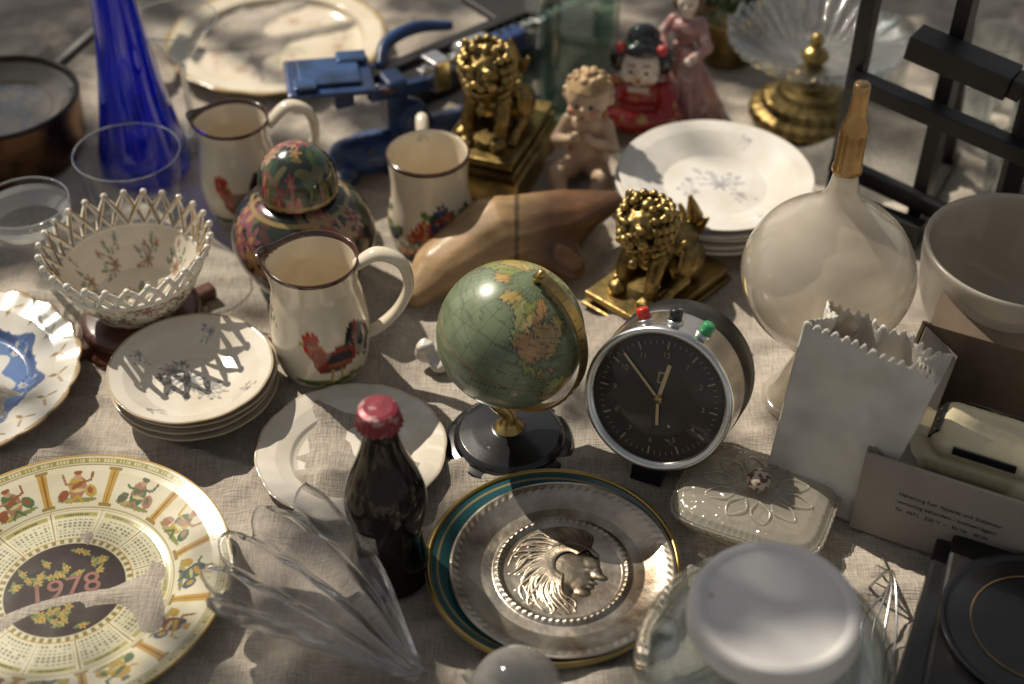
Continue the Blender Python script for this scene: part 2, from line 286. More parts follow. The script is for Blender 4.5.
# ---------------------------------------------------------------- jugs
BR=(.06,.022,.012)
def rooster(c,s,cx,cy):
    E=lambda x,y,a,b_,r,col:c.ell(cx+x*s,cy+y*s,a*s,b_*s,r,col)
    RD=(.27,.035,.018); DK=(.025,.018,.022); OR=(.42,.13,.03)
    for k,(x,y,r) in enumerate([(-.5,-1.0,.2),(-.1,-1.05,-.1),(.35,-1.0,.1),(.75,-.95,-.2),(-.8,-.95,0)]): E(x,y,.38,.12,r,[(.10,.16,.04),(.25,.22,.05)][k%2])
    E(.85,.25,.42,.50,.2,DK)
    for k in range(8):
        a=.15+k*.22; E(.62+.38*math.cos(a),.12+.62*math.sin(a)-.1,.45,.15,a*.8-.1,[DK,(.05,.03,.07),RD,DK][k%4])
    E(1.05,-.05,.2,.5,.3,DK)
    E(.12,-.08,.66,.46,.25,RD); E(.18,-.02,.42,.25,.1,DK); E(.2,-.22,.34,.1,.1,(.35,.08,.03)); E(.0,-.42,.4,.12,.1,(.12,.03,.02))
    E(-.42,.3,.25,.5,.35,OR); E(-.35,.15,.2,.32,.35,RD); E(-.58,.68,.18,.16,0,RD)
    for x,y in [(-.72,.86),(-.6,.92),(-.48,.9),(-.38,.8)]: E(x,y,.08,.13,0,(.50,.03,.02))
    E(-.68,.48,.08,.15,0,(.50,.03,.02)); c.poly([(cx+(-.72)*s,cy+.72*s),(cx-.92*s,cy+.62*s),(cx-.72*s,cy+.6*s)],(.50,.30,.06)); E(-.6,.7,.035,.035,0,(.6,.55,.4))
    c.line([(cx,cy-.4*s),(cx-.08*s,cy-.95*s)],.07*s,(.45,.27,.06)); c.line([(cx+.25*s,cy-.4*s),(cx+.25*s,cy-.95*s)],.07*s,(.45,.27,.06))
def jug(name,loc,rz,H,R,front,spout=True):
    e=root(name,loc,rz)
    pr=[(0,.06),(.5,.06),(.86,.14),(1.03,.40),(.94,.66),(.86,.80),(.90,.95),(.955,1),(.985,1.005),(1.01,.995),(.97,.93),(.94,.80),(1.02,.66),(1.11,.40),(1.02,.15),(.88,.03),(.84,0),(.6,0),(0,.015)]
    pr=[(a*R,z*H) for a,z in pr]
    def fun(Rr,T,Z):
        k=np.clip((Z/H-.72)/.28,0,1)**1.5*(Rr>R*.55); d=(T-pi+pi)%(2*pi)-pi
        if spout: Rr=Rr*(1+.20*k*np.exp(-(d/.38)**2)); Z=Z+.05*H*k*np.exp(-(d/.38)**2)
        return Rr,Z
    def paint(X,Y,Z,T,Rr,I):
        U=cylUV(X,Y,T,R,-pi/2-rz); c=Cv(U,Z,CREAM); out=I>.47
        c2=Cv(U,Z,CREAM); front(c2); c.C[out]=c2.C[out]
        top=(I>.30)&(I<.62)&(Z>H*.972); c.put(top,BR); c.put((Z<H*.035)&out,(.35,.25,.15)); return c.C
    lathe("body",pr,e,m_painted,seg=280,curve=170,fun=fun,paint=paint)
    return e
HP=[(.034,0,.112),(.052,.002,.122),(.071,.004,.112),(.076,.004,.088),(.066,.003,.064),(.050,.001,.047),(.037,0,.040)]
def f1(c): rooster(c,.0275,.013,.044); c.sprig(-.045,.07,.012,1,(.3,.05,.02),(.08,.15,.05))
j1=jug("ceramic_rooster_jug",(-.161,-.034,0),0,.119,.0375,f1)
tube("handle",HP,[.0055,.0065,.0062,.0055,.0052,.0055,.006],j1,m_cream,seg=14,n=40,flat=(1.25,.8))
def f2(c): rooster(c,.026,.004,.038); c.sprig(.035,.04,.014,1,(.35,.06,.03),(.08,.15,.05))
j2=jug("ceramic_rooster_jug.001",(-.262,.195,0),0,.107,.0345,f2)
tube("handle",[(.033,0,.100),(.052,.010,.114),(.070,.016,.104),(.074,.016,.080),(.064,.012,.058),(.046,.004,.042),(.035,0,.036)],[.0055,.0065,.0062,.0055,.0052,.0055,.006],j2,m_cream,seg=14,n=40,flat=(1.25,.8))
e=root("floral_mug",(-.077,.152,0)); H=.098;R=.0375
def pm(X,Y,Z,T,Rr,I):
    U=cylUV(X,Y,T,R); c=Cv(U,Z,CREAM); o=I>.5; q=Cv(U,Z,CREAM)
    rs=np.random.RandomState(3)
    for i in range(95):
        u=rs.uniform(-.12,.12); v=rs.uniform(.004,.052+.018*math.sin(u*70)); q.ell(u,v,.011,.0038,rs.uniform(0,3),[(.05,.13,.04),(.10,.2,.05),(.02,.06,.05)][i%3])
    for i in range(50):
        u=rs.uniform(-.12,.12); v=rs.uniform(.008,.050+.018*math.sin(u*70)); q.flower(u,v,rs.uniform(.005,.010),[(.42,.04,.03),(.50,.30,.06),(.45,.10,.08),(.05,.08,.25)][i%4],(.5,.33,.08),5+i%2,i)
    c.C[o]=q.C[o]; c.put((I>.40)&(I<.62)&(Z>H*.972),BR); return c.C
pr=[(0,.006),(.03,.007),(.036,.03),(.033,.06),(.034,.09),(.0358,.098),(.0375,.0985),(.0385,.097),(.0372,.088),(.0362,.06),(.041,.028),(.038,.006),(.034,0),(0,.001)]
lathe("body",pr,e,m_painted,seg=260,curve=150,paint=pm)
tube("handle",[(-.006,.033,.088),(-.008,.055,.098),(-.010,.068,.084),(-.010,.064,.055),(-.007,.036,.036)],[.006,.0065,.006,.0055,.006],e,m_cream,seg=12,n=30)
e=root("floral_ginger_jar",(-.187,.085,0),.3)
def pg(X,Y,Z,T,Rr,I):
    U=cylUV(X,Y,T,.055); rs=np.random.RandomState(11); c=Cv(U,Z,(.022,.028,.022))
    for i in range(260): c.ell(rs.uniform(-.175,.175),rs.uniform(0,.15),.010,.0032,rs.uniform(0,3.1),[(.06,.085,.035),(.03,.06,.04),(.12,.10,.04),(.08,.03,.025)][i%4])
    for i in range(120): 
        k=rs.randint(5); c.flower(rs.uniform(-.175,.175),rs.uniform(0,.15),rs.uniform(.006,.0135),[(.30,.10,.09),(.24,.035,.04),(.38,.24,.15),(.22,.07,.09),(.30,.17,.08)][k],(.32,.2,.07),5+k%3,i)
    for z0 in (.094,.1005,.112): c.put(abs(Z-z0)<.0011,(.28,.2,.08))
    return c.C
lathe("body",[(0,.108),(.020,.108),(.024,.106),(.026,.1),(.040,.095),(.056,.082),(.0640,.060),(.061,.040),(.050,.018),(.042,.006),(.043,0),(0,0)],e,m_painted,seg=320,curve=150,paint=pg)
def pg2(X,Y,Z,T,Rr,I):
    rs=np.random.RandomState(21); c=Cv(X,Y,(.022,.028,.022))
    for i in range(60): c.ell(rs.uniform(-.036,.036),rs.uniform(-.036,.036),.008,.0028,rs.uniform(0,3.1),[(.06,.085,.035),(.03,.06,.04),(.12,.10,.04)][i%3])
    for i in range(30): k=rs.randint(4); c.flower(rs.uniform(-.036,.036),rs.uniform(-.036,.036),rs.uniform(.005,.010),[(.30,.10,.09),(.24,.035,.04),(.38,.24,.15),(.30,.17,.08)][k],(.32,.2,.07),5+k%3,i)
    c.put((Z<.107)&(Z>.104),(.28,.2,.08)); return c.C
lathe("lid",[(0,.1475),(.008,.147),(.020,.142),(.030,.131),(.034,.118),(.0348,.104),(.0335,.1015),(.028,.1015),(0,.103)],e,m_painted,seg=240,curve=90,paint=pg2)
# ---------------------------------------------------------------- lattice bowl on stand
e=root("lattice_porcelain_bowl",(-.327,.020,0),.1)
lathe("wood_stand",[(0,.022),(.045,.022),(.050,.020),(.052,.014),(.046,.010),(.056,.004),(.058,0),(0,0)],e,m_wood,seg=96,fun=lambda R,T,Z:(R*(1+.05*np.abs(np.sin(2*T))),Z))
for k in range(4):
    a=k*pi/2+.6; box("stand_foot_%d"%k,(.036,.014,.012),(math.cos(a)*.054,math.sin(a)*.054,.0062),e,m_wood,(0,0,a),.003)
def pl(X,Y,Z,T,Rr,I):
    c=Cv(X,Y,(.68,.62,.52)); rs=np.random.RandomState(2); U=cylUV(X,Y,T,.05)
    q=Cv(U,Z,(.68,.62,.52))
    for i in range(46): q.sprig(rs.uniform(-.16,.16),rs.uniform(.025,.075),.014,rs.uniform(0,6),(.35,.12,.14),(.13,.17,.10))
    o=I>.5; c.sprig(0,0,.03,1,(.4,.12,.14),(.13,.2,.1),.8,7)
    for k in range(9): c.sprig(.042*math.cos(k*.7),.042*math.sin(k*.7),.015,k,(.4,.2,.14),(.15,.2,.12),.8)
    c.C[o]=q.C[o]; return c.C
lathe("bowl",[(0,.028),(.02,.029),(.038,.038),(.050,.055),(.0575,.0695),(.059,.071),(.0605,.0695),(.054,.053),(.042,.034),(.030,.0245),(.028,.0225),(0,.0225)],e,m_painted,seg=220,n=110,paint=pl)
Nl=13
for nm_,s_,rad_,mt_,dz in (("a",0,.0027,m_white,0),("b",1,.0027,m_white,0),("gilt_a",0,.0011,m_goldpaint,.0021),("gilt_b",1,.0011,m_goldpaint,.0021)):
    pts=[]
    for k in range(Nl*2):
        a=(k+s_)*pi/Nl; up=k%2
        for f_ in (0,.33,.66):
            g=(f_ if not up else 1-f_); aa=a+f_*pi/Nl; r=.0595+.0120*g-.001*s_-dz*.6; pts.append((r*math.cos(aa),r*math.sin(aa),.0705+.026*g+dz))
    tube("lattice_"+nm_,pts,rad_,e,mt_,seg=8,closed=True)
bl=[]
for k in range(2*Nl):
    a=(k+.5)*pi/Nl; r=.0595+.0120*.5; bl+=[(r*math.cos(a),r*math.sin(a),.0705+.0130)+(.0037,)*3]
    a=k*pi/Nl; r=.0715; bl+=[(r*math.cos(a),r*math.sin(a),.0965)+(.0032,)*3]
Vb,Fb=spheres(bl); mk("lattice_knots",Vb,Fb,m_white,e)
a_=np.arange(90)/90*2*pi; tube("lattice_ring",[(.0598*math.cos(a),.0598*math.sin(a),.0705) for a in a_],.0024,e,m_white,closed=True)
# ---------------------------------------------------------------- plates
def plate_prof(R,h,well,th=.0025,z0=.003):
    return [(0,z0),(well*.93,z0),(well*.99,z0+.0012),(well*1.05,z0+.35*(h-z0)),(R*.8,z0+.75*(h-z0)),(R*.985,h),(R,h-.0003),(R*.997,h-th*.8),(R*.8,z0+.75*(h-z0)-th),(well*1.05,z0+.2*(h-z0)-th*.6),(well*.92,0),(well*.86,0),(well*.84,z0-.0016),(0,z0-.0016)]
def plate(name,prof,parent,paint,seg=300,n=140,fun=None,loc=(0,0,0),mat=None,rot=(0,0,0)):
    return lathe(name,prof,parent,mat or m_painted,seg=seg,n=n,paint=paint,fun=fun,loc=loc,rot=rot)
def p_small(rot):
    def f(X,Y,Z,T,Rr,I):
        ca,sa=math.cos(rot),math.sin(rot); c=Cv(X*ca+Y*sa,-X*sa+Y*ca,(.70,.65,.57))
        c.sprig(.004,-.004,.028,.7,(.22,.21,.23),(.27,.27,.27),.85,8); c.sprig(-.014,.010,.016,2.5,(.26,.25,.27),(.3,.3,.3),.8,6); c.sprig(.016,-.016,.013,-1,(.26,.25,.27),(.3,.3,.3),.8,4)
        for k,a in enumerate((.9,2.6,4.4,5.7)): c.sprig(.052*math.cos(a),.052*math.sin(a),.011,a+2,(.25,.24,.26),(.28,.28,.28),.8,4)
        c.put((Rr>.0652),(.36,.27,.15),.75); return c.C
    return f
wav=lambda n,a,r0: (lambda R,T,Z:(R*(1+a*np.clip(R/r0-.6,0,1)*np.abs(np.cos(n*T/2))),Z))
e=root("small_plate_stack",(-.262,-.078,0))
for k in range(4):
    pf=[(0,.006),(.030,.006),(.040,.009),(.055,.019),(.0655,.0235),(.0670,.0235),(.0668,.022),(.055,.0155),(.040,.004),(.030,.0),(.027,0),(.026,.003),(0,.003)]
    plate("plate_%d"%k,pf,e,p_small(.3+k),seg=280,n=130 if k==3 else 50,fun=wav(12,.02,.067),loc=((-1)**k*.0014,.0012*(k%3),k*.0062),rot=(0,.012*(k%2),0))
e=root("white_dessert_plate",(-.128,-.144,0))
def pw(X,Y,Z,T,Rr,I):
    c=Cv(X,Y,(.70,.65,.57)); c.put(Rr>.0740,(.42,.33,.2),.5); return c.C
plate("plate",plate_prof(.0755,.014,.047),e,pw,fun=lambda R,T,Z:(R*(1+.018*np.clip(R/.0755-.7,0,1)*3*np.abs(np.cos(6*T))),Z+.0003*np.clip((R-.05)/.02,0,1)*np.sin(24*T+R*160)),rot=(0,0,.2))
e=root("dinner_plate_stack",(.194,.192,0))
for k in range(5):
    def pf_(X,Y,Z,T,Rr,I):
        c=Cv(X,Y,(.74,.71,.66)); c.sprig(.005,.0,.032,1.2,(.40,.38,.40),(.42,.41,.41),.75,7); c.sprig(-.020,-.012,.018,3,(.42,.40,.42),(.43,.42,.42),.7,5); c.sprig(.024,-.016,.015,5,(.42,.40,.42),(.43,.42,.42),.7,4)
        for a in (1.,3.6,5.2): c.sprig(.074*math.cos(a),.074*math.sin(a),.011,a+2,(.38,.37,.38),(.4,.4,.4),.7,4)
        return c.C
    pp=[(0,.008),(.050,.008),(.060,.012),(.078,.0195),(.0915,.0225),(.0930,.0222),(.0925,.0205),(.078,.0165),(.060,.007),(.050,.0),(.045,0),(.044,.004),(0,.004)]
    plate("plate_%d"%k,pp,e,pf_,seg=300 if k==4 else 160,n=130 if k==4 else 40,fun=wav(12,.012,.093),loc=((-1)**k*.0016,.0015*(k%3-1),k*.0066),rot=(.01*(k%2),.008*(k%3),0))
e=root("ornate_blue_plate",(-.468,-.062,0.004),0,rot=(.03,.03,0))
def pb(X,Y,Z,T,Rr,I):
    c=Cv(X,Y,(.66,.63,.57)); t=np.arctan2(Y,X); r=np.hypot(X,Y)
    e_=.062+.011*np.abs(np.cos(4*t))+.003*np.cos(16*t)
    c.put(r<e_,(.035,.08,.24),.95); c.put(r<e_-.008,(.12,.21,.42),.8); c.put(r<.043+.006*np.cos(8*t),(.60,.59,.55))
    for k in range(8): c.sprig(.055*math.cos(k*.785),.055*math.sin(k*.785),.013,k*.785,(.60,.59,.56),(.03,.06,.2),.9)
    c.sprig(0,0,.034,0,(.06,.11,.32),(.08,.14,.32),.95,9)
    for k in range(20):
        a=k*2*pi/20; c.line([(.094*math.cos(a-.1),.094*math.sin(a-.1)),(.0865*math.cos(a),.0865*math.sin(a)),(.094*math.cos(a+.1),.094*math.sin(a+.1))],.0014,(.30,.19,.07)); c.ell(.083*math.cos(a),.083*math.sin(a),.0045,.0016,a,(.30,.19,.07))
    c.put(Rr>.1015,(.32,.21,.08),.85); return c.C
plate("plate",plate_prof(.103,.020,.062),e,pb,seg=420,n=180,fun=lambda R,T,Z:(R*(1+.030*np.clip(R/.103-.75,0,1)*4*np.abs(np.cos(10*T))),Z+.0007*np.clip((R-.075)/.03,0,1)*np.cos(20*T)))
# ---------------------------------------------------------------- calendar plate
e=root("calendar_plate",(-.326,-.279,0),-.15)
CR=(.62,.57,.42); GO=(.38,.25,.06)
def pc(X,Y,Z,T,Rr,I):
    c=Cv(X,Y,CR); r=np.hypot(X,Y); t=np.arctan2(Y,X)%(2*pi); top=I<.52
    rs=np.random.RandomState(9)
    c.put((r>.1145)&(r<.1195),(.28,.25,.07)); 
    h=((t*150/(2*pi)*2).astype(int)*7919%5); c.put((r>.1155)&(r<.1185)&((t*300/(2*pi))%1<.55)&(h!=0),(.58,.53,.34))
    c.put((r>.1205),GO); c.put(abs(r-.1135)<.0004,(.2,.16,.05)); c.put(abs(r-.0765)<.0005,(.30,.25,.08)); c.put(abs(r-.0785)<.0003,(.30,.25,.08))
    cell=2*pi/12; tt=(t%cell)/cell; mid=(tt>.07)&(tt<.93)
    row=np.floor((r-.0505)/.0031).astype(int); col=np.floor(tt*9).astype(int); fr=((r-.0505)/.0031)%1; fc=(tt*9)%1
    mon=np.floor(t/cell).astype(int); ok=(r>.0505)&(r<.0697)&mid&(fr>.3)&(fr<.75)&(fc>.2)&(fc<.8)
    c.put((r>.0500)&(r<.0755)&mid,(.56,.53,.38)); c.put(ok&((col*13+row*7+mon*3)%11!=0),(.14,.15,.10),.9)
    c.put((r>.0705)&(r<.0750)&mid,(.36,.33,.11)); c.put((r>.0715)&(r<.0741)&(tt>.25)&(tt<.75)&((tt*22)%1<.6),(.10,.08,.04))
    c.put((r>.0495)&(r<.0760)&~mid&(abs((tt+.5)%1-.5)<.012),(.25,.2,.08))
    c.put(r<.0492,GO); c.put((r<.0484),(.55,.50,.34)); c.put((r<.0484)&(r>.0445)&((t*48/(2*pi))%1<.5),(.20,.17,.07)); c.put(r<.0438,(.035,.022,.018))
    for k in range(60):
        a=rs.uniform(0,6.28); q=rs.uniform(.010,.039)
        x,y=q*math.cos(a),q*math.sin(a)
        if abs(y*math.cos(.45)-x*math.sin(.45))<.0105: continue
        c.ell(x,y,.006,.0016,rs.uniform(0,3),(.15,.19,.06)); c.flower(x+.001,y,.0034,(.42,.30,.07),(.3,.12,.03),5,k)
    for k in range(12):
        a=k*cell; ca,sa=math.cos(a),math.sin(a); 
        P=lambda q,w:(q*ca-w*sa,q*sa+w*ca)
        c.poly([P(.081,-.0028),P(.111,-.0036),P(.111,.0036),P(.081,.0028)],(.45,.27,.06)); c.line([P(.083,0),P(.109,0)],.0012,(.22,.11,.03))
        for q in (.081,.111): c.poly([P(q-.0012,-.0050),P(q+.0012,-.0050),P(q+.0012,.0050),P(q-.0012,.0050)],(.26,.18,.05))
        a=(k+.5)*cell; ca,sa=math.cos(a),math.sin(a); f_=math.atan2(sa,ca)
        cols=[(.42,.28,.05),(.25,.09,.035),(.12,.12,.07),(.09,.14,.06),(.33,.17,.10),(.09,.09,.12)]
        rs2=np.random.RandomState(40+k); m1,m2,m3=cols[rs2.randint(6)],cols[rs2.randint(6)],cols[rs2.randint(6)]
        Q=lambda q,w:(q*ca-w*sa,q*sa+w*ca)
        E=lambda q,w,a1,b1,r1,cc:c.ell(*Q(q,w),a1,b1,f_+r1,cc)
        E(.084,0,.0018,.015,0,(.20,.22,.07)); E(.0855,.004,.002,.008,.2,(.35,.3,.1))
        E(.094,0,.0095,.0062,rs2.uniform(-.3,.3),m1); E(.0975,.002,.0070,.0050,rs2.uniform(-.6,.6),m2); E(.1045,.0005,.0030,.0027,0,(.42,.27,.16)); E(.1070,.0005,.0018,.0034,0,m3)
        c.line([Q(.098,0),Q(.1,-.009+rs2.uniform(-.002,.002)),Q(.106,-.011)],.0020,m3); c.line([Q(.098,0),Q(.097,.009),Q(.102+rs2.uniform(-.004,.004),.012)],.0020,m1)
        c.line([Q(.088,0),Q(.083,-.004)],.0022,m2); c.line([Q(.088,0),Q(.083,.0045)],.0022,m2)
        E(.091,-.010,.0055,.0042,.5,m2); E(.0885,.0105,.0050,.0036,-.5,m3); E(.0915,-.0095,.003,.002,.5,m3); E(.096,.001,.0020,.0045,.4,m3); E(.092,-.001,.0012,.005,.1,(.5,.42,.22))
    c.C[~top]=CR; return c.C
pfc=[(0,.004),(.072,.004),(.077,.0052),(.090,.010),(.108,.0155),(.1205,.0185),(.1225,.0188),(.1228,.0175),(.108,.0125),(.088,.006),(.075,0),(.070,0),(.068,.0018),(0,.0018)]
plate("plate",pfc,e,pc,seg=860,n=270)
fc=bpy.data.curves.new("t1978",'FONT'); fc.body="1978"; fc.size=.026; fc.align_x='CENTER'; fc.align_y='CENTER'; fc.extrude=.00005; fc.offset=.0002
fo=bpy.data.objects.new("year_text",fc); S.collection.objects.link(fo); fo.parent=e; fo.location=(0,0,.0042); fo.rotation_euler=(0,0,.45); fc.materials.append(M("dark_red_print",(.16,.035,.012),.55,var=.2))
# ---------------------------------------------------------------- silver relief plate on teal plate
e=root("teal_gilt_plate",(.030,-.262,0))
def pt(X,Y,Z,T,Rr,I):
    c=Cv(X,Y,(.022,.085,.10)); r=np.hypot(X,Y); c.put(r>.0895,(.34,.23,.09)); c.put((r>.0842)&(r<.0850),(.35,.25,.10)); return c.C
plate("plate",plate_prof(.094,.015,.062),e,pt)
tube("gilt_rim",[(0.0915*math.cos(a),.0915*math.sin(a),.0147) for a in a_],.0019,e,m_gold,closed=True)
e=root("silver_relief_plate",(.037,-.268,.007),.0)
def fs(R,T,Z):
    Z=Z+.0005*np.sin(60*T)*np.exp(-((R-.0475)/.0018)**2)
    Z=Z+.00025*np.sin(72*T+R*700)*np.exp(-((R-.0775)/.002)**2); return R,Z
lathe("plate",[(0,.004),(.038,.004),(.0435,.0042),(.0455,.0062),(.0475,.0072),(.0495,.0062),(.0515,.005),(.060,.0052),(.068,.0075),(.0735,.0095),(.0765,.0105),(.081,.0112),(.083,.0108),(.0825,.0095),(.070,.006),(.055,.001),(.05,0),(0,.001)],e,m_silver,seg=320,n=160,fun=fs)
re_=bpy.data.objects.new("relief",None); S.collection.objects.link(re_); re_.parent=e; re_.scale=(1.42,1.42,.62); re_.location=(0,0,.0012); re_.rotation_euler=(0,0,-.25)
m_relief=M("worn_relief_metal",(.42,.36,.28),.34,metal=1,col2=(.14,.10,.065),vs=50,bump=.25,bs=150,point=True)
rel=[(.004,.003,.003,.013,.015,.0045),(.012,.008,.003,.007,.007,.0042),(.0165,.0035,.0035,.004,.0045,.0035),(.0200,.0005,.004,.0042,.0022,.0035),(.0180,.0015,.004,.0035,.003,.0035),(.0160,-.0040,.0035,.0040,.0016,.0032),(.0155,-.0070,.0035,.0036,.0015,.003),(.0130,-.0110,.0035,.0048,.0035,.0036),(.010,-.004,.003,.008,.008,.004),(.002,-.014,.003,.007,.009,.0036),(-.003,-.022,.0025,.010,.006,.0032),(.0125,.0035,.0062,.0022,.0012,.001)]
blob("relief_face",rel,.0007,re_,m_relief,smooth=2)
rr=random.Random(4)
for i in range(54):
    a=math.radians(60+i*3.8); x0=.003+.013*math.cos(a); y0=.006+.015*math.sin(a); L_=rr.uniform(.016,.030); b_=a+.35
    pts=[(x0*.5,y0*.5+.002,.0075),(x0,y0,.0070)]
    for s_ in (.35,.7,1.0): 
        aa=b_+s_*rr.uniform(.3,.9); pts.append((x0+L_*s_*math.cos(aa),y0+L_*s_*math.sin(aa),.0062-.0020*s_))
    pts=[(px*min(1,.0285/max(.001,math.hypot(px,py))),py*min(1,.0285/max(.001,math.hypot(px,py))),pz) for px,py,pz in pts]
    tube("relief_hair_%d"%i,pts,[.0008,.0012,.0011,.0009,.0005],re_,m_relief,seg=6,n=12)
tube("relief_band",[(.016,.013,.0070),(.008,.018,.0075),(-.002,.018,.0075),(-.010,.012,.0070)],.0013,re_,m_relief,n=14)
# ---------------------------------------------------------------- cola bottle
e=root("cola_bottle",(-.089,-.260,0))
m_cola=M("cola_filled_glass",(.006,.003,.002),.06,var=.1,coat=0,rvar=.04)
def fb(R,T,Z):
    k=np.clip((Z-.022)/.01,0,1)*np.clip((.062-Z)/.012,0,1)+np.clip((Z-.083)/.012,0,1)*np.clip((.128-Z)/.02,0,1)
    return R*(1+.028*k*np.abs(np.cos(5*T))-.012*k),Z
lathe("bottle",[(0,.163),(.0115,.163),(.0125,.160),(.0125,.152),(.0118,.149),(.0125,.142),(.0150,.130),(.0195,.116),(.0255,.100),(.0290,.086),(.0292,.074),(.0272,.062),(.0245,.048),(.0250,.034),(.0275,.020),(.0278,.008),(.0255,.001),(0,.003)],e,m_cola,seg=160,curve=150,fun=fb)
m_cap=M("red_cap",(.24,.03,.045),.35,metal=.3,var=.3,vs=60,spots=(130,.60,(.38,.22,.22)))
lathe("cap",[(0,.1690),(.010,.1690),(.0132,.1678),(.0142,.1655),(.0150,.158),(.0160,.1545),(.0155,.1540),(.0135,.155),(0,.156)],e,m_cap,seg=126,n=50,fun=lambda R,T,Z:(R*(1+.05*np.clip((.164-Z)/.008,0,1)*np.sign(np.sin(21*T))*np.abs(np.sin(21*T))**.5),Z))
m_labp=M("paper_label",(.42,.39,.34),.5,var=.4,vs=120,spots=(500,.55,(.08,.07,.06)))
bz=[(.0250,.034),(.0245,.048),(.0272,.062),(.0292,.074)]
RB=lambda z:float(np.interp(z,[.034,.048,.062,.074,.086,.1],[.0257,.0252,.0279,.0299,.0297,.0262]))+.0004
gz=np.linspace(.050,.070,12); ga=np.linspace(-pi/2-.75,-pi/2-.20,16)
mk("side_label",np.array([(RB(z)*math.cos(a),RB(z)*math.sin(a),z) for z in gz for a in ga]),np.array([(j*16+i,j*16+i+1,(j+1)*16+i+1,(j+1)*16+i) for j in range(11) for i in range(15)]),m_labp,e)
# ---------------------------------------------------------------- globe
e=root("desk_globe",(-.002,-.127,0))
lathe("base",[(0,.022),(.010,.022),(.014,.020),(.030,.0175),(.040,.0155),(.044,.0125),(.0445,.009),(.050,.007),(.052,.004),(.051,0),(0,0)],e,m_black,seg=96,n=60)
gc=Vector((.001,0,.118)); gr=.0565
ax=Vector((math.sin(math.radians(20)),-.06,math.cos(math.radians(20)))).normalized(); D_=Vector((.85,-.53,0)); D_=(D_-ax*D_.dot(ax)).normalized()
CON=[[(-168,66),(-156,71),(-128,70),(-110,68),(-95,72),(-82,70),(-80,62),(-94,60),(-92,57),(-82,55),(-79,52),(-77,58),(-70,61),(-64,58),(-56,52),(-66,48),(-60,46),(-70,43),(-75,36),(-81,31),(-80,25),(-84,30),(-95,29),(-97,22),(-91,18),(-87,21),(-88,16),(-83,10),(-78,8),(-85,11),(-95,16),(-105,20),(-110,30),(-118,34),(-124,40),(-124,48),(-135,58),(-150,60),(-160,56),(-166,60)],
[(-78,8),(-72,12),(-60,10),(-50,1),(-35,-6),(-39,-15),(-48,-26),(-58,-36),(-65,-43),(-69,-52),(-74,-50),(-72,-30),(-70,-18),(-81,-5),(-79,2)],
[(-55,60),(-45,60),(-22,70),(-20,80),(-40,83),(-65,80),(-55,70)],
[(-6,35),(10,37),(20,32),(32,31),(43,12),(51,11),(40,-5),(40,-16),(33,-28),(20,-34),(12,-17),(9,2),(-8,5),(-17,14),(-16,24)],
[(-9,38),(-2,44),(2,50),(10,55),(5,60),(20,70),(40,67),(70,72),(105,77),(140,73),(178,68),(162,58),(140,58),(135,45),(127,38),(120,30),(110,21),(106,10),(100,14),(95,18),(88,22),(80,10),(73,20),(60,25),(50,30),(57,18),(44,13),(35,30),(27,38),(18,42),(12,45),(8,40)],
[(114,-22),(130,-12),(142,-11),(153,-28),(146,-39),(130,-32),(115,-34)],[(-125,52),(-75,74),(-68,70),(-80,73),(-105,76)],[(-22,64),(-14,65),(-16,66.5),(-22,66)],[(-84,22),(-75,20),(-70,19),(-76,18)],[(-5,50),(1,52),(-2,58),(-6,57)],[(130,32),(141,36),(142,44),(138,37)],[(95,5),(105,-6),(115,-8),(105,0)],[(110,0),(118,6),(117,-3),(111,-2)],[(132,-2),(150,-9),(140,-8)]]
GK,GS=280,560
